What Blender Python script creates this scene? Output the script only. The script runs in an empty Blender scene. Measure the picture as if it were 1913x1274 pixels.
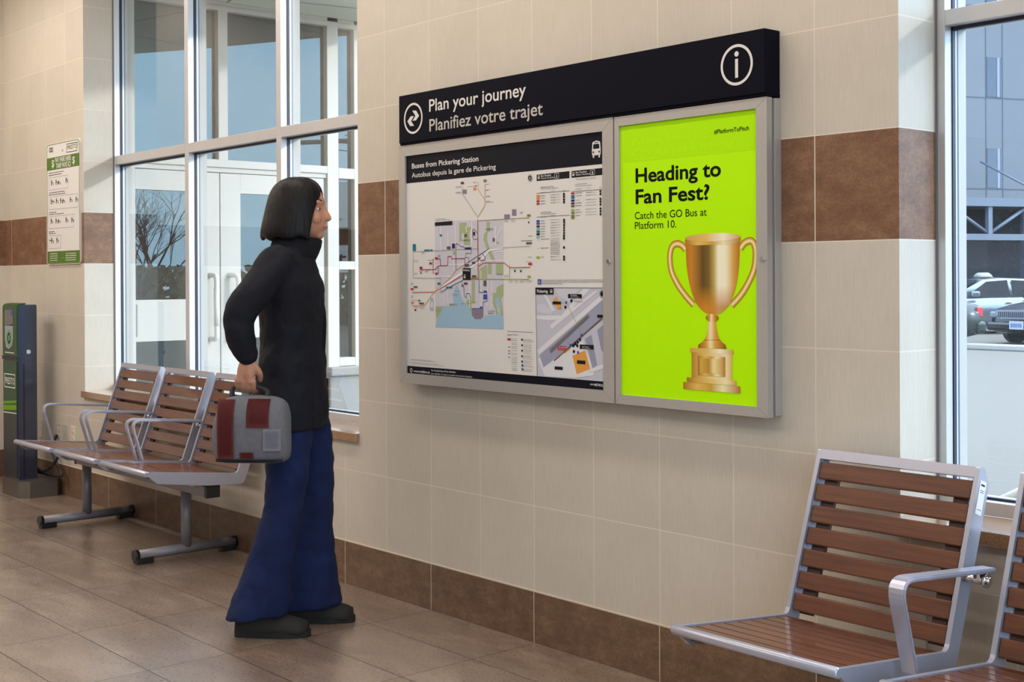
import bpy, bmesh, math, random
from mathutils import Vector, Matrix
random.seed(7)
scene = bpy.context.scene
COL = scene.collection
PI = math.pi

# ---------------------------------------------------------------- camera, world, sun, lights, exposure
def look(o, fwd, right, up):
    m = Matrix((right, up, [-f for f in fwd])).transposed().to_4x4()
    m.translation = o.location
    o.matrix_world = m

CAMX, CAMY, CAMZ = 2.8735, -3.0930, 1.3036
yaw, pitch, roll, FPX, CY = 0.709849, -0.002403, -0.005077, 2429.07, 526.25
cam_data = bpy.data.cameras.new('camera')
cam = bpy.data.objects.new('camera', cam_data)
COL.objects.link(cam)
cam.location = (CAMX, CAMY, CAMZ)
f0 = Vector((-math.cos(yaw), math.sin(yaw), 0)); r0 = Vector((math.sin(yaw), math.cos(yaw), 0)); u0 = Vector((0, 0, 1))
f2 = f0*math.cos(pitch) + u0*math.sin(pitch); u2 = -f0*math.sin(pitch) + u0*math.cos(pitch)
r3 = r0*math.cos(roll) + u2*math.sin(roll); u3 = -r0*math.sin(roll) + u2*math.cos(roll)
look(cam, f2, r3, u3)
cam_data.sensor_width = 36.0
cam_data.sensor_fit = 'HORIZONTAL'
cam_data.lens = FPX/1913*36.0
cam_data.shift_y = -(637.0-CY)/1913
cam_data.clip_start = 0.05; cam_data.clip_end = 400
scene.camera = cam

scene.view_settings.view_transform = 'Standard'
scene.view_settings.look = 'None'
scene.view_settings.exposure = 0.0
scene.view_settings.gamma = 1.0
scene.view_settings.use_curve_mapping = False
try:
    scene.cycles.use_denoising = True
    scene.cycles.max_bounces = 10
    scene.cycles.transparent_max_bounces = 16
    scene.cycles.sample_clamp_indirect = 6.0
    scene.cycles.caustics_reflective = False
    scene.cycles.caustics_refractive = False
except Exception:
    pass

SUN_DIR = Vector((1.0, 0.6, 0.33)).normalized()      # towards the sun
world = bpy.data.worlds.new('sky_world'); scene.world = world
world.use_nodes = True
wn = world.node_tree.nodes; wl = world.node_tree.links
wn.clear()
wo = wn.new('ShaderNodeOutputWorld'); wb = wn.new('ShaderNodeBackground')
# hazy winter sky: clear blue near the horizon, bright thin cloud higher up
wtc = wn.new('ShaderNodeTexCoord'); wsp = wn.new('ShaderNodeSeparateXYZ'); wrp = wn.new('ShaderNodeValToRGB')
wl.new(wtc.outputs['Generated'], wsp.inputs[0]); wl.new(wsp.outputs[2], wrp.inputs['Fac'])
we = wrp.color_ramp.elements
we[0].position = 0.0; we[0].color = (0.38, 0.52, 0.62, 1)
we[1].position = 1.0; we[1].color = (0.78, 0.91, 1.03, 1)
for p_, c_ in ((0.06, (0.38, 0.53, 0.64, 1)), (0.22, (0.29, 0.46, 0.62, 1)), (0.38, (0.50, 0.68, 0.84, 1)), (0.6, (0.78, 0.91, 1.03, 1))):
    e_ = we.new(p_); e_.color = c_
wb.inputs['Strength'].default_value = 7.8
wl.new(wrp.outputs[0], wb.inputs['Color']); wl.new(wb.outputs[0], wo.inputs['Surface'])

sl = bpy.data.lights.new('sun', 'SUN'); sl.energy = 1.7; sl.angle = math.radians(2.5); sl.color = (1.0, 0.97, 0.93)
so = bpy.data.objects.new('sun', sl); COL.objects.link(so)
so.rotation_euler = SUN_DIR.to_track_quat('Z', 'Y').to_euler(); so.location = (20, 12, 10)

def area(name, loc, sx, sy, power, color, aim=None):
    l = bpy.data.lights.new(name, 'AREA'); l.shape = 'RECTANGLE'; l.size = sx; l.size_y = sy; l.energy = power; l.color = color
    o = bpy.data.objects.new(name, l); COL.objects.link(o); o.location = loc
    if aim is not None:
        o.rotation_euler = (Vector(loc)-Vector(aim)).to_track_quat('Z', 'Y').to_euler()
    return o
WARM = (1.0, 0.895, 0.79)
area('ceiling_lamp_and_fill', (-0.7, -0.85, 3.40), 4.0, 0.24, 41, WARM)
area('ceiling_lamp_and_fill', (-4.6, -0.85, 3.40), 2.2, 0.24, 30, WARM)
area('ceiling_lamp_and_fill', (-4.9, -2.7, 3.40), 2.0, 0.6, 44, WARM)  # unseen fill light, added to lift the dark left end
area('ceiling_lamp_and_fill', (2.6, -2.6, 3.40), 3.0, 0.6, 44, WARM)
area('ceiling_lamp_and_fill', (-2.2, -3.6, 3.40), 5.0, 0.6, 78, WARM)  # unseen rear fill light, added to brighten the lower wall

# ---------------------------------------------------------------- helpers
def srgb(r, g, b):
    def c(v):
        v /= 255.0
        return v/12.92 if v <= 0.04045 else ((v+0.055)/1.055)**2.4
    return (c(r), c(g), c(b), 1.0)

MATS = {}
def mat(name, rgb, rough=0.5, metal=0.0, noise=0.0, nscale=30.0, bump=0.0, coat=0.0, spec=0.5, emit=None, stretch=None):
    if name in MATS: return MATS[name]
    m = bpy.data.materials.new(name); m.use_nodes = True
    nt = m.node_tree; b = nt.nodes['Principled BSDF']
    col = srgb(*rgb)
    b.inputs['Base Color'].default_value = col
    b.inputs['Roughness'].default_value = rough
    b.inputs['Metallic'].default_value = metal
    b.inputs['Specular IOR Level'].default_value = spec
    b.inputs['Coat Weight'].default_value = coat
    b.inputs['Coat Roughness'].default_value = 0.12
    if emit:
        b.inputs['Emission Color'].default_value = srgb(*emit[0]); b.inputs['Emission Strength'].default_value = emit[1]
    if noise > 0 or bump > 0:
        tc = nt.nodes.new('ShaderNodeTexCoord'); mp = nt.nodes.new('ShaderNodeMapping')
        if stretch: mp.inputs['Scale'].default_value = stretch
        nz = nt.nodes.new('ShaderNodeTexNoise'); nz.inputs['Scale'].default_value = nscale; nz.inputs['Detail'].default_value = 6
        nt.links.new(tc.outputs['Object'], mp.inputs['Vector']); nt.links.new(mp.outputs[0], nz.inputs['Vector'])
        if noise > 0:
            rp = nt.nodes.new('ShaderNodeValToRGB')
            rp.color_ramp.elements[0].position = 0.3; rp.color_ramp.elements[1].position = 0.7
            rp.color_ramp.elements[0].color = [c*(1-noise) for c in col[:3]]+[1]
            rp.color_ramp.elements[1].color = [min(1, c*(1+noise)) for c in col[:3]]+[1]
            nt.links.new(nz.outputs['Fac'], rp.inputs['Fac']); nt.links.new(rp.outputs[0], b.inputs['Base Color'])
        if bump > 0:
            bp = nt.nodes.new('ShaderNodeBump'); bp.inputs['Strength'].default_value = bump; bp.inputs['Distance'].default_value = 0.01
            nt.links.new(nz.outputs['Fac'], bp.inputs['Height']); nt.links.new(bp.outputs[0], b.inputs['Normal'])
    MATS[name] = m
    return m

class NG:
    """small node-graph writer"""
    def __init__(s, m): s.nt = m.node_tree; s.n = s.nt.nodes; s.l = s.nt.links
    def new(s, t, **k):
        x = s.n.new(t)
        for a, v in k.items(): setattr(x, a, v)
        return x
    def put(s, sock, v):
        if hasattr(v, 'is_output'): s.l.new(v, sock)
        else: sock.default_value = v
    def math(s, op, a, b=0.0, c=0.0):
        x = s.new('ShaderNodeMath', operation=op)
        s.put(x.inputs[0], a); s.put(x.inputs[1], b); s.put(x.inputs[2], c)
        return x.outputs[0]
    def mix(s, f, a, b):
        x = s.new('ShaderNodeMix', data_type='RGBA')
        s.put(x.inputs[0], f); s.put(x.inputs[6], a); s.put(x.inputs[7], b)
        return x.outputs[2]
    def noise(s, vec, scale, detail=5, rough=0.6):
        x = s.new('ShaderNodeTexNoise'); x.inputs['Scale'].default_value = scale; x.inputs['Detail'].default_value = detail; x.inputs['Roughness'].default_value = rough
        s.put(x.inputs['Vector'], vec); return x.outputs['Fac']
    def ramp(s, f, stops):
        x = s.new('ShaderNodeValToRGB'); e = x.color_ramp.elements
        while len(e) < len(stops): e.new(0.5)
        for i, (p, c) in enumerate(stops): e[i].position = p; e[i].color = c
        s.put(x.inputs[0], f); return x.outputs[0]
    def mapping(s, vec, scale):
        x = s.new('ShaderNodeMapping'); x.inputs['Scale'].default_value = scale; s.put(x.inputs['Vector'], vec); return x.outputs[0]

HB, T = 0.1845, 0.305
def wall_tile_mat(name, axis):
    m = bpy.data.materials.new(name); m.use_nodes = True
    g = NG(m); b = g.n['Principled BSDF']
    pos = g.new('ShaderNodeNewGeometry').outputs['Position']
    sp = g.new('ShaderNodeSeparateXYZ'); g.put(sp.inputs[0], pos)
    u = g.math('DIVIDE', sp.outputs[axis], T)
    z = g.math('DIVIDE', g.math('SUBTRACT', sp.outputs[2], HB), T)
    fu = g.math('FRACT', u); fz = g.math('FRACT', z); cu = g.math('FLOOR', u); cz = g.math('FLOOR', z)
    gw = 0.5-0.0017/T
    mu = g.math('GREATER_THAN', g.math('ABSOLUTE', g.math('SUBTRACT', fu, 0.5)), gw)
    mz = g.math('GREATER_THAN', g.math('ABSOLUTE', g.math('SUBTRACT', fz, 0.5)), gw)
    band = g.math('COMPARE', cz, 4.0, 0.4)
    left = g.math('LESS_THAN', u, 0.0)
    u2 = g.math('FRACT', g.math('DIVIDE', g.math('ADD', u, left), 2.0))
    mb = g.math('GREATER_THAN', g.math('ABSOLUTE', g.math('SUBTRACT', u2, 0.5)), 0.5-0.0017/T/2)
    mv = g.math('ADD', g.math('MULTIPLY', mu, g.math('SUBTRACT', 1.0, band)), g.math('MULTIPLY', mb, band))
    if axis == 1: mv = 0.0
    grout = g.math('MAXIMUM', mv, mz)
    cmb = g.new('ShaderNodeCombineXYZ'); g.put(cmb.inputs[0], cu); g.put(cmb.inputs[1], cz)
    wn_ = g.new('ShaderNodeTexWhiteNoise', noise_dimensions='2D'); g.put(wn_.inputs['Vector'], cmb.outputs[0])
    n1 = g.noise(pos, 3.0, 6); n2 = g.noise(g.mapping(pos, (60, 60, 4)), 3.0, 4)
    v = g.math('ADD', g.math('MULTIPLY', n1, 0.5), g.math('MULTIPLY', n2, 0.5))
    beige = g.ramp(v, [(0.3, srgb(197, 188, 175)), (0.7, srgb(213, 205, 192))])
    tone = g.math('ADD', 0.965, g.math('MULTIPLY', wn_.outputs['Value'], 0.06))
    hs = g.new('ShaderNodeHueSaturation'); g.put(hs.inputs['Color'], beige); g.put(hs.inputs['Value'], tone)
    n3 = g.noise(g.mapping(pos, (1, 1, 1.6)), 9.0, 9, 0.75); n4 = g.noise(pos, 160.0, 3)
    bv = g.math('ADD', g.math('MULTIPLY', n3, 0.7), g.math('MULTIPLY', n4, 0.3))
    brown = g.ramp(bv, [(0.30, srgb(92, 64, 48)), (0.5, srgb(128, 94, 72)), (0.72, srgb(165, 130, 102))])
    body = g.mix(band, hs.outputs[0], brown)
    g.put(b.inputs['Base Color'], g.mix(grout, body, srgb(226, 216, 202)))
    g.put(b.inputs['Roughness'], g.math('ADD', 0.42, g.math('MULTIPLY', grout, 0.4)))
    b.inputs['Specular IOR Level'].default_value = 0.35
    bp = g.new('ShaderNodeBump'); bp.inputs['Strength'].default_value = 0.35; bp.inputs['Distance'].default_value = 0.002
    g.put(bp.inputs['Height'], g.math('SUBTRACT', 1.0, grout)); g.put(b.inputs['Normal'], bp.outputs[0])
    return m

def base_tile_mat(axis=0):
    m = bpy.data.materials.new('brown_base_tile'); m.use_nodes = True
    g = NG(m); b = g.n['Principled BSDF']
    pos = g.new('ShaderNodeNewGeometry').outputs['Position']
    sp = g.new('ShaderNodeSeparateXYZ'); g.put(sp.inputs[0], pos)
    u = g.math('FRACT', g.math('DIVIDE', sp.outputs[axis], 2*T))
    mu = g.math('GREATER_THAN', g.math('ABSOLUTE', g.math('SUBTRACT', u, 0.5)), 0.5-0.0017/T/2)
    mz = g.math('GREATER_THAN', sp.outputs[2], HB-0.004)
    grout = g.math('MAXIMUM', mu, mz)
    n3 = g.noise(g.mapping(pos, (1, 1, 1.8)), 10.0, 9, 0.75); n4 = g.noise(pos, 140.0, 3)
    bv = g.math('ADD', g.math('MULTIPLY', n3, 0.7), g.math('MULTIPLY', n4, 0.3))
    brown = g.ramp(bv, [(0.30, srgb(84, 62, 48)), (0.5, srgb(112, 86, 66)), (0.72, srgb(146, 116, 92))])
    g.put(b.inputs['Base Color'], g.mix(grout, brown, srgb(205, 190, 172)))
    b.inputs['Roughness'].default_value = 0.45
    return m

def floor_mat():
    m = bpy.data.materials.new('brown_floor_tile'); m.use_nodes = True
    g = NG(m); b = g.n['Principled BSDF']
    pos = g.new('ShaderNodeNewGeometry').outputs['Position']
    sp = g.new('ShaderNodeSeparateXYZ'); g.put(sp.inputs[0], pos)
    u = g.math('DIVIDE', g.math('ADD', sp.outputs[0], 0.597), 0.6205); w = g.math('DIVIDE', g.math('ADD', sp.outputs[1], 0.300), 0.2965)
    mu = g.math('GREATER_THAN', g.math('ABSOLUTE', g.math('SUBTRACT', g.math('FRACT', u), 0.5)), 0.5-0.0016/0.6205)
    mw = g.math('GREATER_THAN', g.math('ABSOLUTE', g.math('SUBTRACT', g.math('FRACT', w), 0.5)), 0.5-0.0018/0.2965)
    grout = g.math('MAXIMUM', mu, mw)
    cmb = g.new('ShaderNodeCombineXYZ'); g.put(cmb.inputs[0], g.math('FLOOR', u)); g.put(cmb.inputs[1], g.math('FLOOR', w))
    wn_ = g.new('ShaderNodeTexWhiteNoise', noise_dimensions='2D'); g.put(wn_.inputs['Vector'], cmb.outputs[0])
    vm = g.new('ShaderNodeVectorMath', operation='ADD'); g.put(vm.inputs[0], pos); g.put(vm.inputs[1], wn_.outputs['Color'])
    n1 = g.noise(g.mapping(vm.outputs[0], (0.6, 1.4, 1)), 5.0, 9, 0.7); n2 = g.noise(pos, 90.0, 4)
    n5 = g.noise(pos, 38.0, 6, 0.8)
    v = g.math('ADD', g.math('MULTIPLY', n1, 0.5), g.math('ADD', g.math('MULTIPLY', n2, 0.25), g.math('MULTIPLY', n5, 0.25)))
    c = g.ramp(v, [(0.36, srgb(98, 80, 67)), (0.5, srgb(134, 113, 98)), (0.64, srgb(172, 151, 135))])
    hs = g.new('ShaderNodeHueSaturation'); g.put(hs.inputs['Color'], c)
    g.put(hs.inputs['Value'], g.math('ADD', 0.93, g.math('MULTIPLY', wn_.outputs['Value'], 0.14)))
    g.put(b.inputs['Base Color'], g.mix(grout, hs.outputs[0], srgb(48, 40, 36)))
    g.put(b.inputs['Roughness'], g.math('ADD', 0.30, g.math('MULTIPLY', n2, 0.18)))
    b.inputs['Specular IOR Level'].default_value = 0.6
    g.put(b.inputs['Coat Weight'], g.math('SUBTRACT', 1.0, grout)); g.put(b.inputs['Coat Roughness'], g.math('ADD', 0.22, g.math('MULTIPLY', n2, 0.14))); b.inputs['Coat IOR'].default_value = 2.5
    bp = g.new('ShaderNodeBump'); bp.inputs['Strength'].default_value = 0.12; bp.inputs['Distance'].default_value = 0.003
    hgt = g.math('SUBTRACT', g.math('MULTIPLY', n2, 0.5), grout)
    g.put(bp.inputs['Height'], hgt); g.put(b.inputs['Normal'], bp.outputs[0])
    return m

def wood_mat():
    m = bpy.data.materials.new('varnished_wood'); m.use_nodes = True
    g = NG(m); b = g.n['Principled BSDF']
    tc = g.new('ShaderNodeTexCoord').outputs['Object']
    rnd = g.new('ShaderNodeNewGeometry').outputs['Random Per Island']
    off = g.new('ShaderNodeVectorMath', operation='ADD'); g.put(off.inputs[0], tc)
    cmb = g.new('ShaderNodeCombineXYZ'); g.put(cmb.inputs[0], g.math('MULTIPLY', rnd, 7.0)); g.put(cmb.inputs[1], g.math('MULTIPLY', rnd, 3.0)); g.put(off.inputs[1], cmb.outputs[0])
    n1 = g.noise(g.mapping(off.outputs[0], (1.2, 22, 22)), 4.0, 6); n2 = g.noise(g.mapping(off.outputs[0], (6, 160, 160)), 3.0, 3)
    v = g.math('ADD', g.math('MULTIPLY', n1, 0.75), g.math('MULTIPLY', n2, 0.25))
    c = g.ramp(v, [(0.28, srgb(70, 36, 20)), (0.5, srgb(98, 52, 29)), (0.75, srgb(124, 69, 40))])
    hs = g.new('ShaderNodeHueSaturation'); g.put(hs.inputs['Color'], c); g.put(hs.inputs['Value'], g.math('ADD', 0.86, g.math('MULTIPLY', rnd, 0.28)))
    g.put(b.inputs['Base Color'], hs.outputs[0])
    b.inputs['Roughness'].default_value = 0.38
    b.inputs['Coat Weight'].default_value = 0.55; b.inputs['Coat Roughness'].default_value = 0.06
    bp = g.new('ShaderNodeBump'); bp.inputs['Strength'].default_value = 0.12; bp.inputs['Distance'].default_value = 0.002
    g.put(bp.inputs['Height'], n2); g.put(b.inputs['Normal'], bp.outputs[0])
    return m

def pane_mat(name, tint, refl, specks=0.0):
    """thin architectural glass: clear transmission with a mirror share, optional dust specks"""
    m = bpy.data.materials.new(name); m.use_nodes = True
    g = NG(m); g.n.remove(g.n['Principled BSDF']); out = g.n['Material Output']
    tr = g.new('ShaderNodeBsdfTransparent'); tr.inputs[0].default_value = tint
    gl = g.new('ShaderNodeBsdfGlossy'); gl.inputs['Roughness'].default_value = 0.0; gl.inputs['Color'].default_value = refl[1]
    fr = g.new('ShaderNodeFresnel'); fr.inputs[0].default_value = 1.45
    fac = g.math('MINIMUM', g.math('ADD', refl[0], g.math('MULTIPLY', fr.outputs[0], 0.22)), 0.95)
    mx = g.new('ShaderNodeMixShader'); g.put(mx.inputs[0], fac); g.l.new(tr.outputs[0], mx.inputs[1]); g.l.new(gl.outputs[0], mx.inputs[2])
    res = mx.outputs[0]
    if specks > 0:
        pos = g.new('ShaderNodeNewGeometry').outputs['Position']
        vo = g.new('ShaderNodeTexVoronoi'); vo.inputs['Scale'].default_value = 170.0; g.put(vo.inputs['Vector'], pos)
        dust = g.math('LESS_THAN', vo.outputs['Distance'], 0.15)
        keep = g.math('GREATER_THAN', g.noise(pos, 3.0, 3), 0.46)
        haze = g.math('MULTIPLY', g.noise(g.mapping(pos, (1, 1, 0.5)), 2.5, 5), specks*0.016)
        df = g.new('ShaderNodeBsdfTranslucent'); df.inputs[0].default_value = (0.55, 0.57, 0.6, 1)
        m2 = g.new('ShaderNodeMixShader'); g.put(m2.inputs[0], g.math('MAXIMUM', haze, g.math('MULTIPLY', g.math('MULTIPLY', dust, keep), 0.15)))
        g.l.new(res, m2.inputs[1]); g.l.new(df.outputs[0], m2.inputs[2]); res = m2.outputs[0]
    g.l.new(res, out.inputs['Surface'])
    return m

# ---- object helpers
def tag(o, label=None, cat=None, group=None, kind=None):
    if label: o['label'] = label
    if cat: o['category'] = cat
    if group: o['group'] = group
    if kind: o['kind'] = kind
    return o
def empty(name, loc=(0, 0, 0), rz=0.0, label=None, cat=None, group=None, kind=None):
    o = bpy.data.objects.new(name, None); COL.objects.link(o)
    o.location = loc; o.rotation_euler = (0, 0, rz); o.empty_display_size = 0.1
    return tag(o, label, cat, group, kind)
def finish(name, bm, mats, parent=None, smooth=False, kind=None, label=None, cat=None, group=None):
    me = bpy.data.meshes.new(name)
    bm.normal_update()
    bm.to_mesh(me); bm.free()
    if not isinstance(mats, (list, tuple)): mats = [mats]
    for m in mats: me.materials.append(m)
    if smooth:
        for p in me.polygons: p.use_smooth = True
    o = bpy.data.objects.new(name, me); COL.objects.link(o)
    if parent is not None: o.parent = parent
    return tag(o, label, cat, group, kind)

def BM(): return bmesh.new()
def box(bm, x0, x1, y0, y1, z0, z1, bevel=0.0, mi=0, segs=2):
    vs = [bm.verts.new((x, y, z)) for x in (x0, x1) for y in (y0, y1) for z in (z0, z1)]
    q = [(0, 1, 3, 2), (4, 6, 7, 5), (0, 4, 5, 1), (2, 3, 7, 6), (0, 2, 6, 4), (1, 5, 7, 3)]
    fs = [bm.faces.new([vs[i] for i in f]) for f in q]
    for f in fs: f.material_index = mi
    if bevel > 0:
        es = list({e for f in fs for e in f.edges})
        bmesh.ops.bevel(bm, geom=es, offset=bevel, segments=segs, profile=0.5, affect='EDGES', clamp_overlap=True)
    return fs
def frame_dir(d):
    d = d.normalized(); a = Vector((0, 0, 1)) if abs(d.z) < 0.9 else Vector((1, 0, 0))
    x = d.cross(a).normalized(); return x, d.cross(x).normalized()
def tube(bm, pts, r, n=10, caps=True, closed=False):
    pts = [Vector(p) for p in pts]; rings = []
    rs = r if isinstance(r, (list, tuple)) else [r]*len(pts)
    px = None
    for i, p in enumerate(pts):
        if closed: d = pts[(i+1) % len(pts)]-pts[i-1]
        else: d = (pts[min(i+1, len(pts)-1)]-pts[max(i-1, 0)])
        if px is None: x, y = frame_dir(d)
        else:
            d = d.normalized(); x = (px-d*px.dot(d)).normalized(); y = d.cross(x)
        px = x
        rings.append([bm.verts.new(p+x*rs[i]*math.cos(2*PI*k/n)+y*rs[i]*math.sin(2*PI*k/n)) for k in range(n)])
    m = len(rings)
    for i in range(m if closed else m-1):
        a, b = rings[i], rings[(i+1) % m]
        for k in range(n):
            f = bm.faces.new([a[k], a[(k+1) % n], b[(k+1) % n], b[k]]); f.smooth = True
    if caps and not closed:
        bm.faces.new(rings[0][::-1]); bm.faces.new(rings[-1])
    bmesh.ops.recalc_face_normals(bm, faces=bm.faces[:])
    return rings
def cyl(bm, a, b, r, n=16): return tube(bm, [a, b], r, n)
def prism(bm, pts, axis, a, b, mi=0):
    """extrude a 2-D outline along an axis ('x': pts are (y,z); 'y': (x,z); 'z': (x,y))"""
    def P(p, t):
        return {'x': (t, p[0], p[1]), 'y': (p[0], t, p[1]), 'z': (p[0], p[1], t)}[axis]
    A = [bm.verts.new(P(p, a)) for p in pts]; B = [bm.verts.new(P(p, b)) for p in pts]
    fs = [bm.faces.new(A), bm.faces.new(B[::-1])]
    n = len(pts)
    for i in range(n): fs.append(bm.faces.new([A[i], B[i], B[(i+1) % n], A[(i+1) % n]]))
    for f in fs: f.material_index = mi
    bmesh.ops.recalc_face_normals(bm, faces=fs)
    return fs
def fillet(pts, rad, n=5, closed=True):
    out = []; N = len(pts)
    for i, p in enumerate(pts):
        r = rad[i] if isinstance(rad, (list, tuple)) else rad
        if r <= 0 or (not closed and i in (0, N-1)): out.append(tuple(p)); continue
        p = Vector(p); a = Vector(pts[i-1])-p; b = Vector(pts[(i+1) % N])-p
        ang = a.angle(b); t = min(r/math.tan(ang/2), 0.45*a.length, 0.45*b.length)
        A = p+a.normalized()*t; B = p+b.normalized()*t
        for k in range(n+1):
            s = k/n
            q = A*(1-s)**2+p*2*s*(1-s)+B*s**2
            out.append(tuple(q))
    return out
def strip(pts, w):
    """thick 2-D polyline outline"""
    L, R = [], []
    P = [Vector(p) for p in pts]
    for i, p in enumerate(P):
        d1 = (P[i]-P[i-1]).normalized() if i > 0 else (P[1]-P[0]).normalized()
        d2 = (P[i+1]-P[i]).normalized() if i < len(P)-1 else d1
        n1 = Vector((-d1.y, d1.x)); n2 = Vector((-d2.y, d2.x)); n = n1+n2
        n = n.normalized() if n.length > 1e-6 else n1
        k = min(1.0/max(n.dot(n1), 0.4), 2.0)
        L.append(p+n*w/2*k); R.append(p-n*w/2*k)
    return L, R
def flat(bm, pts, y):
    """flat printed shape facing the room (-y); pts are (x,z)"""
    a = sum(pts[i-1][0]*pts[i][1]-pts[i][0]*pts[i-1][1] for i in range(len(pts)))
    if a < 0: pts = pts[::-1]
    return bm.faces.new([bm.verts.new((p[0], y, p[1])) for p in pts])
def flat_line(bm, pts, w, y):
    L, R = strip(pts, w)
    for i in range(len(L)-1):
        q = [L[i], R[i], R[i+1], L[i+1]]
        flat(bm, [tuple(v) for v in q], y)
def flat_rect(bm, cx, cz, w, h, y): return flat(bm, [(cx-w/2, cz-h/2), (cx+w/2, cz-h/2), (cx+w/2, cz+h/2), (cx-w/2, cz+h/2)], y)
def flat_disc(bm, cx, cz, rx, rz, y, n=32): return flat(bm, [(cx+rx*math.cos(2*PI*k/n), cz+rz*math.sin(2*PI*k/n)) for k in range(n)], y)
def flat_ring(bm, cx, cz, rx, rz, t, y, n=48):
    for k in range(n):
        a, b = 2*PI*k/n, 2*PI*(k+1)/n
        flat(bm, [(cx+rx*math.cos(a), cz+rz*math.sin(a)), (cx+rx*math.cos(b), cz+rz*math.sin(b)), (cx+(rx-t)*math.cos(b), cz+(rz-t)*math.sin(b)), (cx+(rx-t)*math.cos(a), cz+(rz-t)*math.sin(a))], y)

def flat_words(bm, cx, cz, w, h, y, rnd=random.Random(11)):
    """a row of unreadably small printed words"""
    x = cx-w/2
    while x < cx+w/2-.001:
        L = min(h*rnd.uniform(1.6, 4.2), cx+w/2-x)
        flat_rect(bm, x+L/2, cz, L, h*rnd.uniform(.75, 1.0), y); x += L+h*.75
_txt = {}
def text_mesh(s, bold):
    key = (s, bold)
    if key in _txt: return _txt[key]
    cu = bpy.data.curves.new('lettering_curve', 'FONT'); cu.body = s; cu.size = 1.0; cu.offset = 0.018*bold; cu.resolution_u = 4
    o = bpy.data.objects.new('lettering_curve', cu); COL.objects.link(o)
    dg = bpy.context.evaluated_depsgraph_get(); dg.update()
    me = bpy.data.meshes.new_from_object(o.evaluated_get(dg))
    V = [tuple(v.co) for v in me.vertices]; F = [tuple(p.vertices) for p in me.polygons]
    bpy.data.objects.remove(o); bpy.data.curves.remove(cu); bpy.data.meshes.remove(me)
    _txt[key] = (V, F)
    return _txt[key]
def put_text(bm, s, x, z, cap, width, y, bold=0.0, place=None):
    V, F = text_mesh(s, bold)
    H = text_mesh('H', bold)[0]; ch = max(v[1] for v in H)-min(v[1] for v in H)
    x0 = min(v[0] for v in V); x1 = max(v[0] for v in V)
    sx = width/(x1-x0); sz = cap/ch
    pl = place or (lambda a, b: (a, y, b))
    vs = [bm.verts.new(pl(x+(v[0]-x0)*sx, z+v[1]*sz)) for v in V]
    for f in F:
        try: bm.faces.new([vs[i] for i in f])
        except ValueError: pass

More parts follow.
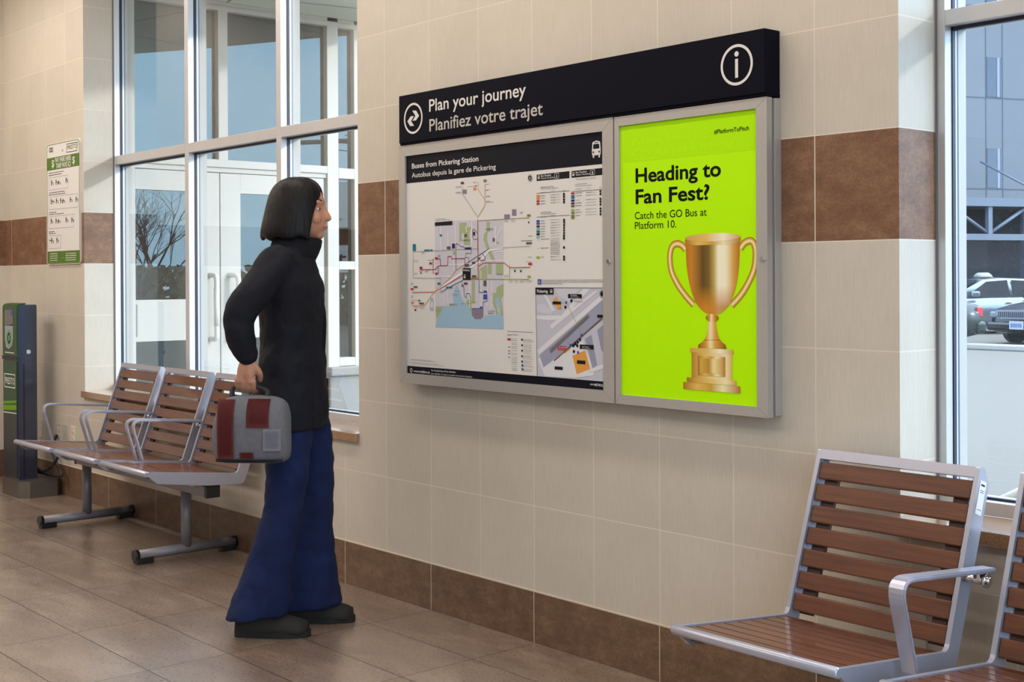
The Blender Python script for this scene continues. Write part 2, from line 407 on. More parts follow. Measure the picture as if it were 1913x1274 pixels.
def loft(bm, rings, close_ends=True):
    R = [[bm.verts.new(p) for p in r] for r in rings]
    n = len(R[0])
    for a, b in zip(R[:-1], R[1:]):
        for k in range(n):
            f = bm.faces.new([a[k], a[(k+1) % n], b[(k+1) % n], b[k]]); f.smooth = True
    if close_ends:
        bm.faces.new(R[0][::-1]); bm.faces.new(R[-1])
    bmesh.ops.recalc_face_normals(bm, faces=bm.faces[:])
def ell(cx, cy, cz, rx, ry, n=20, tilt=0.0):
    return [(cx+rx*math.cos(2*PI*k/n), cy+ry*math.sin(2*PI*k/n), cz+tilt*math.cos(2*PI*k/n)) for k in range(n)]
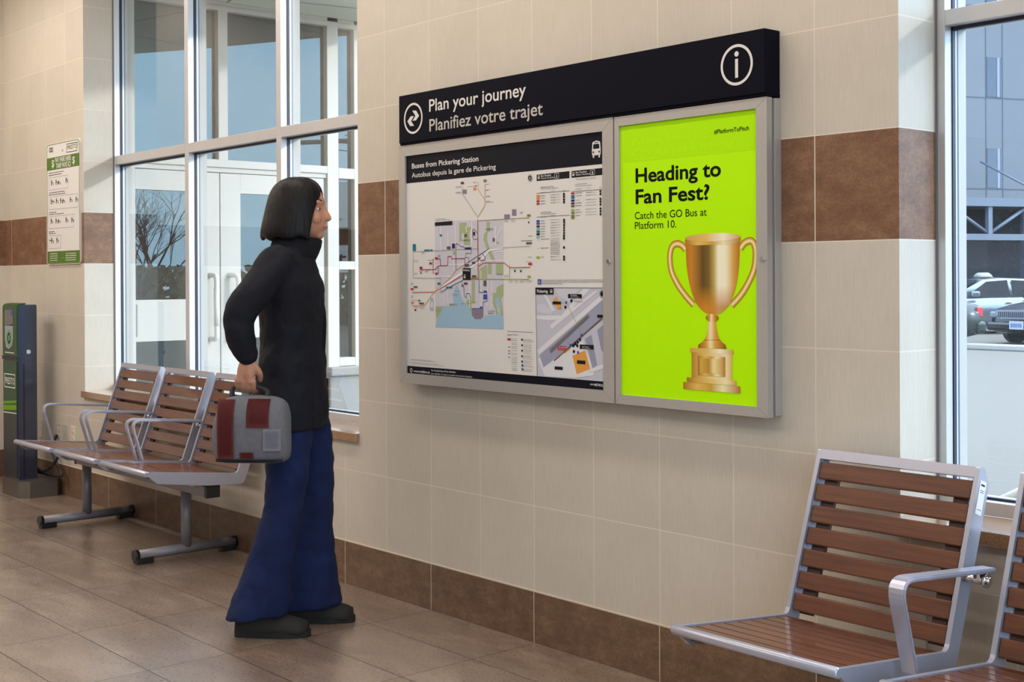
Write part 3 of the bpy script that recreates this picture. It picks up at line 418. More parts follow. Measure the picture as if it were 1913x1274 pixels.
MAP={"corners":[[-1.318,1.788],[-0.195,1.789],[-0.195,0.932],[-1.319,0.932]],"hdr":[-1.301,1.681,-0.196,1.683],"ftr":[-1.3,0.959,-0.195,0.963],"land":[[-1.116,1.51],[-1.116,1.526],[-0.708,1.516],[-0.71,1.121],[-1.116,1.118]],"areas":[["park",[[-0.965,1.514],[-0.922,1.514],[-0.92,1.496],[-0.894,1.496],[-0.906,1.474],[-0.898,1.429],[-0.937,1.43],[-0.936,1.474],[-0.951,1.475],[-0.952,1.444],[-0.965,1.444]]],["park",[[-0.804,1.513],[-0.784,1.512],[-0.784,1.478],[-0.798,1.474],[-0.803,1.435],[-0.787,1.416],[-0.798,1.415],[-0.822,1.446],[-0.819,1.466],[-0.804,1.479]]],["park",[[-0.815,1.455],[-0.804,1.455],[-0.796,1.432],[-0.757,1.374],[-0.757,1.364],[-0.775,1.369],[-0.811,1.424]]],["park",[[-0.748,1.439],[-0.734,1.438],[-0.734,1.429],[-0.748,1.43]]],["water",[[-0.993,1.271],[-0.979,1.28],[-0.96,1.248],[-0.949,1.225],[-0.906,1.194],[-0.877,1.153],[-0.831,1.154],[-0.813,1.168],[-0.737,1.172],[-0.733,1.19],[-0.754,1.218],[-0.758,1.225],[-0.74,1.241],[-0.731,1.232],[-0.733,1.214],[-0.723,1.197],[-0.727,1.174],[-0.711,1.162],[-0.71,1.121],[-1.116,1.118],[-1.104,1.147],[-1.062,1.201],[-1.001,1.202],[-1.005,1.23]]],["park",[[-0.769,1.252],[-0.751,1.252],[-0.748,1.272],[-0.71,1.285],[-0.71,1.241],[-0.723,1.232],[-0.711,1.17],[-0.727,1.163],[-0.724,1.197],[-0.736,1.238],[-0.757,1.225],[-0.744,1.196],[-0.738,1.174],[-0.751,1.172],[-0.757,1.192],[-0.77,1.214]]],["park",[[-0.891,1.298],[-0.873,1.298],[-0.873,1.213],[-0.893,1.212]]],["park",[[-1.114,1.198],[-1.069,1.199],[-1.066,1.192],[-1.108,1.147]]],["park",[[-1.028,1.209],[-0.972,1.211],[-0.972,1.202],[-1.028,1.201]]],["park",[[-0.926,1.214],[-0.917,1.228],[-0.895,1.228],[-0.893,1.172]]],["park",[[-0.798,1.359],[-0.775,1.358],[-0.777,1.32],[-0.799,1.321]]],["park",[[-0.751,1.358],[-0.711,1.358],[-0.71,1.32],[-0.751,1.32]]],["park",[[-0.846,1.339],[-0.805,1.356],[-0.802,1.305],[-0.848,1.305]]],["park",[[-1.003,1.409],[-0.989,1.409],[-0.992,1.393],[-1.006,1.396]]],["plant",[[-0.892,1.192],[-0.824,1.193],[-0.824,1.164],[-0.838,1.155],[-0.874,1.154],[-0.892,1.169]]],["plant",[[-0.944,1.638],[-0.919,1.637],[-0.919,1.622],[-0.944,1.623]]],["plant",[[-0.703,1.535],[-0.672,1.534],[-0.672,1.519],[-0.703,1.52]]],["plant",[[-0.66,1.552],[-0.636,1.551],[-0.637,1.528],[-0.66,1.529]]]],"lines":[["road",0.004,[[-1.08,1.523],[-1.081,1.408]]],["road",0.004,[[-1.034,1.486],[-1.035,1.408]]],["road",0.004,[[-0.986,1.521],[-0.987,1.407]]],["road",0.004,[[-0.889,1.518],[-0.89,1.427]]],["road",0.004,[[-0.753,1.494],[-0.753,1.424]]],["road",0.004,[[-0.925,1.5],[-0.92,1.479]]],["road",0.004,[[-0.711,1.493],[-0.748,1.457]]],["road",0.0035,[[-1.113,1.355],[-0.847,1.361]]],["road",0.0035,[[-1.113,1.252],[-0.934,1.305]]],["road",0.0035,[[-1.069,1.29],[-1.062,1.206]]],["road",0.0035,[[-1.038,1.266],[-1.039,1.211]]],["road",0.0035,[[-0.905,1.294],[-0.906,1.194]]],["road",0.0035,[[-0.837,1.334],[-0.836,1.195]]],["road",0.0035,[[-0.798,1.298],[-0.8,1.204]]],["road",0.0035,[[-0.774,1.298],[-0.776,1.254]]],["road",0.0035,[[-0.876,1.339],[-0.805,1.37],[-0.709,1.369]]],["road",0.0035,[[-1.113,1.313],[-1.008,1.313]]],["road",0.0035,[[-0.756,1.4],[-0.709,1.404]]],["road",0.0035,[[-1.0,1.386],[-0.999,1.336]]],["road",0.0035,[[-0.778,1.24],[-0.778,1.196]]],["road",0.009,[[-1.113,1.257],[-0.945,1.328],[-0.847,1.366],[-0.787,1.41],[-0.709,1.415]]],["grey",0.0018,[[-0.944,1.651],[-0.943,1.622],[-0.854,1.531]]],["tan",0.0022,[[-0.852,1.662],[-0.852,1.634],[-0.813,1.595]]],["tan",0.0026,[[-0.811,1.652],[-0.812,1.573],[-0.854,1.531]]],["brown",0.0045,[[-0.854,1.523],[-0.855,1.404]]],["olive",0.002,[[-0.849,1.518],[-0.711,1.518],[-0.567,1.518]]],["ink",0.0018,[[-0.856,1.472],[-0.873,1.486],[-0.884,1.487],[-0.885,1.461],[-0.876,1.449],[-0.855,1.45]]],["grey",0.0018,[[-1.256,1.411],[-1.116,1.412],[-0.85,1.415]]],["grey",0.0018,[[-1.257,1.411],[-1.258,1.308],[-1.08,1.306],[-1.08,1.252],[-0.942,1.299]]],["crimson",0.0028,[[-1.112,1.38],[-1.082,1.381],[-1.082,1.355],[-1.036,1.355],[-1.034,1.389],[-1.013,1.389],[-1.011,1.38],[-0.932,1.38],[-0.932,1.34]]],["crimson",0.0028,[[-1.212,1.34],[-1.114,1.34],[-1.095,1.354],[-1.036,1.355]]],["crimson",0.0028,[[-1.122,1.38],[-1.128,1.379],[-1.128,1.327],[-1.122,1.326]]],["crimson",0.0028,[[-1.095,1.354],[-1.095,1.327],[-1.113,1.326]]],["red",0.0026,[[-1.265,1.251],[-1.121,1.253],[-0.945,1.317]]],["orange",0.0026,[[-1.266,1.199],[-1.186,1.2],[-1.121,1.254],[-1.023,1.306],[-0.985,1.336],[-0.934,1.356]]],["ink",0.002,[[-0.985,1.336],[-0.847,1.391],[-0.787,1.414]]],["grey",0.0016,[[-0.787,1.414],[-0.561,1.418]]],["red",0.0026,[[-0.851,1.35],[-0.822,1.362],[-0.703,1.36],[-0.674,1.343],[-0.562,1.343]]],["green",0.0026,[[-0.851,1.302],[-0.569,1.301]]],["green",0.0022,[[-0.675,1.301],[-0.674,1.353]]],["brown",0.0045,[[-0.898,1.303],[-0.851,1.303]]],["brown",0.0045,[[-0.854,1.456],[-0.853,1.303]]],["tan",0.004,[[-0.898,1.308],[-0.856,1.307]]],["blue",0.0022,[[-0.848,1.303],[-0.848,1.253],[-0.802,1.254],[-0.8,1.222],[-0.824,1.218],[-0.825,1.195],[-0.892,1.193]]],["ink",0.002,[[-0.949,1.299],[-0.95,1.28],[-0.938,1.271],[-0.936,1.239],[-0.924,1.233],[-0.924,1.248],[-0.906,1.249],[-0.898,1.23]]],["ink",0.002,[[-0.985,1.437],[-0.97,1.434],[-0.955,1.425],[-0.937,1.424],[-0.933,1.415]]],["ink",0.002,[[-0.985,1.437],[-0.985,1.336]]],["ink",0.002,[[-0.905,1.348],[-0.858,1.371],[-0.812,1.371],[-0.812,1.383],[-0.829,1.397]]],["teal",0.0022,[[-1.077,1.252],[-1.008,1.28],[-0.942,1.3]]],["teal",0.0018,[[-0.932,1.383],[-0.908,1.383],[-0.908,1.349]]],["blue",0.0016,[[-1.145,1.221],[-1.147,1.191],[-1.129,1.191],[-1.128,1.221]]],["ink",0.0016,[[-0.893,1.414],[-0.892,1.398],[-0.926,1.399],[-0.926,1.383]]]],"badges":[["maroon",-0.944,1.663,0.018,0.008],["orange",-0.8705,1.637,0.017,0.008],["olive",-0.81,1.6635,0.018,0.009],["olive",-0.569,1.5265,0.018,0.007],["ink",-0.569,1.502,0.006,0.006],["ink",-0.8635,1.6475,0.005,0.005],["teal",-1.0775,1.4705,0.015,0.007],["greyd",-0.568,1.4285,0.03,0.007],["ink",-0.8755,1.471,0.011,0.014],["greyd",-0.7625,1.4455,0.011,0.013],["greyd",-0.925,1.4655,0.016,0.011],["teal",-1.249,1.4275,0.02,0.027],["teal",-1.1665,1.415,0.035,0.006],["teal",-1.137,1.4145,0.014,0.007],["crimson",-1.206,1.3475,0.018,0.009],["crimson",-1.1425,1.364,0.017,0.008],["crimson",-1.1065,1.3835,0.017,0.007],["crimson",-1.1065,1.324,0.017,0.006],["red",-0.562,1.355,0.02,0.008],["green",-0.5685,1.3105,0.017,0.007],["blue",-0.8125,1.257,0.017,0.006],["blue",-0.813,1.242,0.02,0.008],["blue",-0.813,1.2325,0.02,0.009],["blue",-0.836,1.198,0.014,0.006],["maroon",-0.927,1.286,0.02,0.008],["teal",-1.0915,1.286,0.017,0.008],["navy",-0.9995,1.428,0.017,0.018],["navy",-0.9115,1.417,0.037,0.008],["red",-1.265,1.2645,0.018,0.007],["greyd",-1.2425,1.273,0.027,0.006],["orange",-1.264,1.211,0.018,0.008],["greyd",-1.203,1.2085,0.03,0.007],["greyd",-1.2185,1.2195,0.011,0.007],["teal",-1.0275,1.271,0.039,0.006],["lblue",-1.137,1.2265,0.016,0.007],["greyd",-0.9455,1.278,0.011,0.008],["ink",-1.2435,1.182,0.011,0.006],["ink",-1.206,1.3275,0.006,0.007],["greyd",-0.847,1.3785,0.018,0.007],["greyd",-0.8135,1.287,0.017,0.02],["greyd",-1.0295,1.4215,0.021,0.011],["greyd",-0.876,1.3125,0.024,0.009],["greyd",-0.919,1.354,0.022,0.01],["greyd",-0.879,1.3625,0.02,0.009],["ink",-0.646,1.331,0.008,0.006],["ink",-0.613,1.33,0.008,0.006],["orange",-0.5185,1.5925,0.017,0.007],["orange",-0.519,1.5835,0.016,0.007],["red",-0.519,1.574,0.016,0.006],["red",-0.519,1.565,0.016,0.006],["blue",-0.5195,1.5045,0.017,0.007],["blue",-0.5195,1.4955,0.017,0.007],["maroon",-0.5195,1.4855,0.017,0.007],["lblue",-0.5195,1.4765,0.017,0.007],["teal",-0.5195,1.4675,0.017,0.007],["maroond",-0.5195,1.4585,0.017,0.007],["lblue",-0.52,1.449,0.016,0.006],["green",-0.5205,1.3775,0.017,0.007],["red",-0.342,1.592,0.016,0.006],["teal",-0.342,1.583,0.016,0.006],["teal",-0.342,1.577,0.016,0.006],["navy",-0.342,1.5675,0.016,0.007],["navy",-0.342,1.558,0.016,0.006],["brownd",-0.342,1.549,0.016,0.006],["green",-0.342,1.535,0.016,0.006],["olive",-0.3425,1.526,0.017,0.006],["olive",-0.3425,1.516,0.017,0.006],["olive",-0.3425,1.509,0.017,0.006],["tan",-0.52,1.4395,0.004,0.003],["tan",-0.52,1.4085,0.004,0.003],["red",-0.6785,1.0855,0.019,0.007],["greyd",-0.6785,1.058,0.015,0.002],["greyd",-0.6785,1.044,0.015,0.002],["greyd",-0.6785,1.034,0.015,0.002],["greyd",-0.6785,1.021,0.015,0.002],["ink",-0.608,1.0865,0.008,0.007],["ink",-0.608,1.0665,0.008,0.007],["ink",-0.608,1.0475,0.008,0.007],["ink",-0.608,1.0275,0.008,0.007],["ink",-0.608,1.0085,0.008,0.007],["blue",-0.6065,0.995,0.009,0.008],["blue",-0.6065,0.981,0.009,0.008],["blue",-0.5135,1.292,0.019,0.018]],"circles":[["ink",-0.386,1.592,0.01,0.006],["ink",-0.386,1.583,0.01,0.006],["ink",-0.386,1.5735,0.01,0.007],["ink",-0.386,1.5645,0.01,0.007],["ink",-0.386,1.5035,0.01,0.007],["ink",-0.386,1.495,0.01,0.006],["ink",-0.386,1.4855,0.01,0.007],["ink",-0.3865,1.4765,0.009,0.007],["ink",-0.3865,1.4675,0.009,0.007],["ink",-0.3865,1.4585,0.009,0.007],["ink",-0.387,1.4495,0.01,0.007],["ink",-0.387,1.4405,0.01,0.007],["ink",-0.387,1.4095,0.01,0.007],["ink",-0.387,1.3775,0.01,0.007],["ink",-0.387,1.3685,0.01,0.007],["ink",-0.2085,1.592,0.009,0.006],["ink",-0.2085,1.583,0.009,0.006],["ink",-0.2085,1.567,0.009,0.006],["ink",-0.2085,1.558,0.009,0.006],["ink",-0.2085,1.5485,0.009,0.007],["ink",-0.2085,1.5345,0.009,0.007],["ink",-0.2085,1.5255,0.009,0.007],["ink",-0.2085,1.516,0.009,0.006],["ink",-0.351,1.227,0.012,0.008],["ink",-0.381,1.205,0.012,0.008],["ink",-0.3425,1.075,0.013,0.008],["ink",-0.3325,1.0815,0.013,0.009],["ink",-0.321,1.0875,0.012,0.009],["ink",-0.31,1.096,0.012,0.008],["ink",-0.323,1.075,0.012,0.008],["ink",-0.34,1.055,0.012,0.008],["ink",-0.5615,1.658,0.025,0.016]],"label":[[-1.115,1.521],[-1.006,1.523],[-1.006,1.508],[-1.115,1.508]],"pbox":[[-0.945,1.344],[-0.897,1.344],[-0.898,1.299],[-0.945,1.3]],"abox":[[-0.527,1.667],[-0.359,1.669],[-0.359,1.645],[-0.527,1.645]],"bbox":[[-0.349,1.668],[-0.196,1.669],[-0.196,1.646],[-0.349,1.645]],"inset":[[-0.533,1.271],[-0.193,1.272],[-0.195,0.964],[-0.528,0.962]],"insetareas":[["rail",[[-0.515,1.035],[-0.193,1.236],[-0.194,1.17],[-0.496,0.994]]],["insetroad",[[-0.532,1.173],[-0.472,1.175],[-0.403,1.176],[-0.292,1.268],[-0.26,1.268],[-0.383,1.176],[-0.413,1.162],[-0.472,1.158],[-0.533,1.162]]],["insetroad",[[-0.528,1.052],[-0.193,1.256],[-0.193,1.237],[-0.518,1.037]]],["insetroad",[[-0.462,1.141],[-0.241,1.259],[-0.223,1.26],[-0.452,1.128]]],["insetroad",[[-0.494,1.248],[-0.481,1.248],[-0.432,1.192],[-0.452,1.19]]],["insetblk",[[-0.527,1.211],[-0.492,1.215],[-0.447,1.188],[-0.455,1.177],[-0.527,1.187]]],["insetblk",[[-0.432,1.268],[-0.306,1.268],[-0.364,1.223],[-0.412,1.242]]],["plantl",[[-0.286,1.1],[-0.256,1.114],[-0.229,1.015],[-0.25,1.004]]],["plantl",[[-0.228,1.131],[-0.201,1.147],[-0.194,1.135],[-0.195,1.055],[-0.208,1.064]]],["insetroad",[[-0.496,0.992],[-0.298,1.096],[-0.261,1.029],[-0.243,0.979],[-0.337,0.965],[-0.479,0.963]]],["insetroad",[[-0.243,1.004],[-0.195,1.02],[-0.195,1.005],[-0.271,0.984],[-0.347,0.965],[-0.356,0.966]]],["insetroad",[[-0.523,1.021],[-0.513,1.025],[-0.479,0.963],[-0.489,0.963]]],["orangeb",[[-0.348,1.04],[-0.285,1.061],[-0.262,0.999],[-0.327,0.978]]],["orangeb",[[-0.443,1.229],[-0.427,1.241],[-0.403,1.207],[-0.42,1.196]]],["orangeb",[[-0.4,1.045],[-0.365,1.069],[-0.359,1.061],[-0.384,1.047]]]],"insetlines":[["ink",0.0016,[[-0.463,1.055],[-0.269,1.182]]],["ink",0.0016,[[-0.46,1.05],[-0.267,1.178]]],["ink",0.0016,[[-0.457,1.046],[-0.265,1.174]]],["ink",0.0016,[[-0.441,1.02],[-0.207,1.17]]],["ink",0.0016,[[-0.439,1.018],[-0.205,1.168]]],["ink",0.0016,[[-0.534,1.271],[-0.193,1.271]]],["ink",0.0016,[[-0.534,1.272],[-0.528,0.961]]],["tan",0.0014,[[-0.462,1.052],[-0.269,1.18]]],["tan",0.0014,[[-0.44,1.019],[-0.206,1.169]]],["tan",0.0014,[[-0.373,1.216],[-0.321,1.143],[-0.302,1.112]]],["tan",0.0014,[[-0.378,1.097],[-0.362,1.076]]],["tan",0.0014,[[-0.427,1.059],[-0.409,1.03]]]],"insetbadges":[["red",-0.4,1.064,0.042,0.014],["ink",-0.425,1.219,0.042,0.01],["ink",-0.334,1.243,0.068,0.014],["ink",-0.2775,1.0725,0.067,0.015],["ink",-0.3045,1.02,0.041,0.012],["ink",-0.4165,0.9945,0.041,0.011],["ink",-0.21,1.177,0.032,0.01],["ink",-0.488,1.2595,0.094,0.023],["blue",-0.3775,1.221,0.009,0.008],["blue",-0.302,1.111,0.01,0.008],["blue",-0.356,1.0755,0.01,0.009],["blue",-0.3195,1.0525,0.009,0.009]],"texts":[["Buses from Pickering Station",-1.261,1.738,0.02,0.414,1,"white"],["Autobus depuis la gare de Pickering",-1.262,1.702,0.019,0.515,0.5,"white"],["LIVERPOOL",-0.946,1.445,0.006,0.047,0,"greyd"],["RIVERSIDE",-0.808,1.482,0.006,0.046,0,"greyd"],["SQUIRES",-0.798,1.183,0.005,0.039,0,"greyd"],["BEACH",-0.794,1.174,0.006,0.031,0,"greyd"],["Pickering",-0.941,1.333,0.007,0.038,1,"white"],["Bus Terminal",-0.502,1.658,0.007,0.051,1,"white"],["Station d'autobus",-0.502,1.65,0.006,0.069,0,"white"],["A",-0.425,1.651,0.01,0.008,1,"white"],["Bus Terminal",-0.326,1.659,0.006,0.052,1,"white"],["Station d'autobus",-0.326,1.651,0.006,0.069,0,"white"],["B",-0.248,1.652,0.009,0.007,1,"white"],["Pickering Parkway Terminal",-0.325,1.637,0.004,0.096,0,"ink"],["Regional bus services",-0.505,1.62,0.004,0.066,1,"ink"],["Services d'autobus régionaux",-0.505,1.614,0.004,0.089,0,"greyd"],["Local bus services",-0.505,1.532,0.004,0.054,1,"ink"],["Services d'autobus locaux",-0.505,1.526,0.004,0.079,0,"greyd"],["Local bus services",-0.329,1.621,0.003,0.056,1,"ink"],["Services d'autobus locaux",-0.329,1.614,0.004,0.08,0,"greyd"],["Pickering",-0.526,1.254,0.011,0.056,1,"white"],["METROLI",-0.242,0.944,0.008,0.046,1,"white"],["You are here",-0.418,1.065,0.004,0.038,1,"white"],["Vous êtes ici",-0.418,1.059,0.003,0.037,0,"white"],["Bus Terminal",-0.354,1.244,0.004,0.03,1,"white"],["Station d'autobus",-0.354,1.239,0.003,0.039,0,"white"],["Bus Terminal",-0.298,1.071,0.004,0.03,1,"white"],["Station d'autobus",-0.298,1.066,0.003,0.039,0,"white"],["Pickering",-0.337,1.227,0.003,0.022,0,"ink"],["Parkway Terminal",-0.337,1.223,0.003,0.043,0,"ink"],["www.triplinx.ca",-1.256,0.938,0.01,0.105,1,"white"],["for trip planning and bus schedules",-1.142,0.948,0.007,0.152,0.6,"white"],["pour planifier un trajet et consulter les horaires d'autobus",-1.142,0.936,0.006,0.251,0,"white"],["Legend",-0.688,1.1,0.004,0.027,1,"ink"],["Légende",-0.657,1.101,0.004,0.029,0,"ink"]],"rows":[["ink",-0.494,1.5915,0.022,0.003],["greyd",-0.4415,1.5925,0.025,0.003],["grey",-0.4175,1.593,0.021,0.002],["ink",-0.494,1.583,0.022,0.002],["greyd",-0.4415,1.5835,0.025,0.003],["grey",-0.4175,1.584,0.021,0.002],["ink",-0.494,1.5735,0.022,0.003],["greyd",-0.4415,1.5745,0.025,0.003],["grey",-0.4175,1.575,0.021,0.002],["ink",-0.494,1.5645,0.022,0.003],["greyd",-0.442,1.5655,0.024,0.003],["grey",-0.4175,1.566,0.021,0.002],["ink",-0.4945,1.5045,0.021,0.003],["greyd",-0.4425,1.506,0.025,0.002],["grey",-0.4185,1.506,0.021,0.002],["ink",-0.4945,1.4955,0.021,0.003],["greyd",-0.4425,1.4965,0.025,0.003],["grey",-0.4185,1.497,0.021,0.002],["ink",-0.495,1.4855,0.022,0.003],["greyd",-0.4425,1.4875,0.025,0.003],["grey",-0.4185,1.488,0.021,0.002],["ink",-0.495,1.4765,0.022,0.003],["greyd",-0.4425,1.4785,0.025,0.003],["grey",-0.4185,1.479,0.021,0.002],["ink",-0.495,1.4675,0.022,0.003],["greyd",-0.4425,1.4695,0.025,0.003],["grey",-0.4185,1.47,0.021,0.002],["ink",-0.495,1.4585,0.022,0.003],["greyd",-0.4425,1.4605,0.025,0.003],["grey",-0.4185,1.461,0.021,0.002],["ink",-0.495,1.4495,0.022,0.003],["greyd",-0.4425,1.451,0.025,0.002],["grey",-0.4185,1.452,0.021,0.002],["ink",-0.485,1.4405,0.042,0.003],["greyd",-0.431,1.442,0.048,0.002],["greyd",-0.4335,1.436,0.043,0.002],["greyd",-0.431,1.43,0.048,0.002],["greyd",-0.434,1.4245,0.044,0.003],["greyd",-0.4315,1.4185,0.049,0.003],["ink",-0.485,1.4095,0.042,0.003],["greyd",-0.4315,1.4115,0.049,0.003],["greyd",-0.434,1.4055,0.044,0.003],["greyd",-0.4315,1.3995,0.049,0.003],["greyd",-0.434,1.3935,0.044,0.003],["greyd",-0.4315,1.3875,0.049,0.003],["ink",-0.4985,1.3785,0.015,0.003],["greyd",-0.4435,1.3785,0.025,0.003],["grey",-0.4195,1.379,0.021,0.002],["greyd",-0.4435,1.3685,0.025,0.003],["grey",-0.4155,1.369,0.029,0.002],["ink",-0.314,1.5925,0.03,0.003],["greyd",-0.265,1.5915,0.026,0.003],["grey",-0.2395,1.591,0.023,0.002],["ink",-0.314,1.583,0.03,0.002],["greyd",-0.265,1.5825,0.026,0.003],["grey",-0.2395,1.582,0.023,0.002],["ink",-0.318,1.568,0.022,0.002],["greyd",-0.2655,1.5675,0.025,0.003],["grey",-0.2395,1.567,0.023,0.002],["ink",-0.314,1.5585,0.03,0.003],["greyd",-0.2655,1.558,0.025,0.002],["grey",-0.2395,1.558,0.023,0.002],["ink",-0.314,1.5495,0.03,0.003],["greyd",-0.2655,1.549,0.025,0.002],["grey",-0.24,1.549,0.024,0.002],["ink",-0.3185,1.5355,0.021,0.003],["greyd",-0.266,1.5355,0.026,0.003],["grey",-0.24,1.536,0.024,0.002],["ink",-0.314,1.5265,0.03,0.003],["greyd",-0.266,1.526,0.026,0.002],["grey",-0.24,1.526,0.024,0.002],["ink",-0.3185,1.5165,0.021,0.003],["greyd",-0.266,1.517,0.026,0.002],["grey",-0.24,1.517,0.024,0.002],["grey",-0.492,1.6035,0.028,0.003],["grey",-0.4445,1.606,0.021,0.002],["grey",-0.3855,1.6045,0.009,0.003],["grey",-0.493,1.517,0.028,0.002],["grey",-0.4455,1.5205,0.021,0.003],["grey",-0.386,1.5195,0.008,0.003],["grey",-0.3135,1.6055,0.031,0.003],["grey",-0.267,1.606,0.022,0.002],["grey",-0.209,1.6055,0.008,0.003],["greyd",-0.348,1.2975,0.302,0.003],["greyd",-0.348,1.2915,0.302,0.003],["greyd",-0.447,1.2855,0.104,0.003],["grey",-0.6505,1.088,0.031,0.002],["greyd",-0.6505,1.082,0.031,0.002],["grey",-0.6505,1.073,0.031,0.002],["grey",-0.6505,1.068,0.031,0.002],["grey",-0.6505,1.06,0.031,0.002],["grey",-0.6505,1.0545,0.031,0.003],["grey",-0.6505,1.046,0.031,0.002],["grey",-0.6505,1.036,0.031,0.002],["grey",-0.6505,1.031,0.031,0.002],["greyd",-0.6505,1.021,0.031,0.002],["grey",-0.6505,1.015,0.031,0.002],["grey",-0.6505,1.01,0.031,0.002],["greyd",-0.6505,1.0035,0.031,0.003],["grey",-0.651,0.997,0.03,0.002],["grey",-0.651,0.989,0.03,0.002],["greyd",-0.651,0.982,0.03,0.002],["greyd",-0.651,0.976,0.03,0.002],["grey",-0.5785,1.088,0.043,0.002],["greyd",-0.5745,1.083,0.053,0.002],["grey",-0.5795,1.077,0.043,0.002],["greyd",-0.5795,1.068,0.043,0.002],["grey",-0.5795,1.062,0.043,0.002],["grey",-0.5795,1.057,0.043,0.002],["greyd",-0.5795,1.05,0.043,0.002],["grey",-0.5795,1.044,0.043,0.002],["grey",-0.5795,1.038,0.043,0.002],["grey",-0.5795,1.03,0.043,0.002],["greyd",-0.5795,1.025,0.043,0.002],["grey",-0.575,1.019,0.052,0.002],["greyd",-0.5795,1.011,0.043,0.002],["grey",-0.5795,1.005,0.043,0.002],["grey",-0.5795,0.998,0.043,0.002],["greyd",-0.575,0.992,0.052,0.002],["grey",-0.575,0.983,0.052,0.002],["greyd",-0.5795,0.977,0.043,0.002],["grey",-1.21,0.988,0.132,0.002],["grey",-1.193,0.985,0.166,0.002],["grey",-1.187,0.976,0.178,0.002],["grey",-1.168,0.971,0.216,0.002],["greyd",-0.967,1.651,0.034,0.002],["greyd",-0.967,1.648,0.034,0.002],["greyd",-0.9675,1.6295,0.035,0.003],["greyd",-0.9675,1.626,0.035,0.002],["greyd",-0.87,1.663,0.018,0.002],["greyd",-0.871,1.659,0.016,0.002],["greyd",-0.8895,1.647,0.047,0.002],["greyd",-0.7935,1.65,0.027,0.002],["greyd",-0.7925,1.63,0.029,0.002],["greyd",-0.7995,1.627,0.015,0.002],["greyd",-0.795,1.607,0.026,0.002],["greyd",-0.7955,1.604,0.025,0.002],["greyd",-0.7965,1.588,0.023,0.002],["greyd",-0.7855,1.584,0.045,0.002],["greyd",-0.6895,1.512,0.023,0.002],["greyd",-0.69,1.509,0.024,0.002],["greyd",-0.6535,1.511,0.025,0.002],["greyd",-0.655,1.508,0.022,0.002],["greyd",-0.6075,1.539,0.019,0.002],["greyd",-0.609,1.536,0.016,0.002],["greyd",-0.5615,1.454,0.019,0.002],["greyd",-0.582,1.438,0.06,0.002],["greyd",-0.5685,1.5115,0.019,0.001],["greyd",-1.08,1.534,0.064,0.002],["greyd",-1.066,1.529,0.092,0.002],["greyd",-1.2635,1.289,0.019,0.002],["greyd",-1.2655,1.2835,0.015,0.003],["greyd",-1.2635,1.237,0.019,0.002],["greyd",-1.266,1.232,0.014,0.002],["greyd",-1.251,1.22,0.046,0.002],["greyd",-1.238,1.377,0.032,0.002],["greyd",-1.2405,1.372,0.027,0.002],["greyd",-1.191,1.4075,0.02,0.003],["greyd",-1.1925,1.402,0.017,0.002],["greyd",-1.1465,1.3755,0.025,0.003],["greyd",-1.241,1.327,0.024,0.002],["greyd",-1.2415,1.322,0.021,0.002],["greyd",-1.168,1.337,0.024,0.002],["greyd",-1.1695,1.3315,0.021,0.003],["greyd",-1.207,1.3345,0.022,0.003],["greyd",-1.242,1.1925,0.024,0.003],["greyd",-1.2025,1.193,0.043,0.002],["greyd",-1.2015,1.188,0.029,0.002],["greyd",-1.138,1.185,0.03,0.002],["greyd",-1.135,1.1815,0.024,0.003],["greyd",-0.5635,1.453,0.021,0.002],["greyd",-0.5815,1.4375,0.059,0.003],["greyd",-0.5645,1.379,0.021,0.002],["greyd",-0.5705,1.363,0.033,0.002],["greyd",-0.646,1.336,0.02,0.002],["greyd",-0.611,1.336,0.02,0.002],["greyd",-0.667,1.296,0.024,0.002],["greyd",-0.668,1.291,0.018,0.002],["greyd",-0.638,1.296,0.022,0.002],["greyd",-0.6395,1.291,0.017,0.002],["greyd",-0.606,1.296,0.028,0.002],["greyd",-0.6065,1.291,0.025,0.002],["greyd",-0.569,1.297,0.034,0.002],["greyd",-0.5695,1.292,0.033,0.002],["greyd",-0.6915,1.315,0.023,0.002],["greyd",-0.6915,1.31,0.023,0.002],["greyd",-0.978,1.258,0.032,0.002],["greyd",-0.9915,1.247,0.037,0.002],["greyd",-0.995,1.241,0.034,0.002],["greyd",-1.095,1.185,0.034,0.002],["greyd",-1.0975,1.179,0.029,0.002],["greyd",-0.9445,1.2105,0.025,0.003],["greyd",-0.9095,1.212,0.029,0.002],["greyd",-0.877,1.217,0.028,0.002],["greyd",-0.857,1.1745,0.04,0.003],["greyd",-0.729,1.321,0.034,0.002],["greyd",-0.7305,1.317,0.037,0.002],["greyd",-1.088,1.3935,0.014,0.003],["greyd",-1.089,1.3895,0.012,0.003],["greyd",-1.002,1.2085,0.046,0.003],["greyd",-1.002,1.204,0.046,0.002],["grey",-0.4025,1.222,0.019,0.002],["grey",-0.4,1.218,0.024,0.002],["grey",-0.2985,1.022,0.019,0.002],["grey",-0.296,1.018,0.024,0.002],["grey",-0.41,0.997,0.02,0.002],["grey",-0.408,0.993,0.024,0.002],["grey",-0.407,1.202,0.018,0.002],["grey",-0.407,1.198,0.016,0.002],["grey",-0.26,0.989,0.022,0.002]],"icon_bus":["white",-0.224,1.7335,0.048,0.057],"icon_wheel":["white",-0.5135,1.292,0.013,0.014],"wc":["white",-0.5135,1.2915,0.011,0.013],"compass2":["ink",-0.202,1.2515,0.012,0.017],"busA":["white",-0.5135,1.657,0.013,0.014],"busB":["white",-0.3375,1.657,0.013,0.014],"busP":["white",-0.932,1.3125,0.014,0.015],"busI":["white",-0.452,1.2595,0.014,0.013],"icoi":["white",-1.2725,0.944,0.019,0.018],"metlogo":["white",-0.2535,0.948,0.017,0.006]}
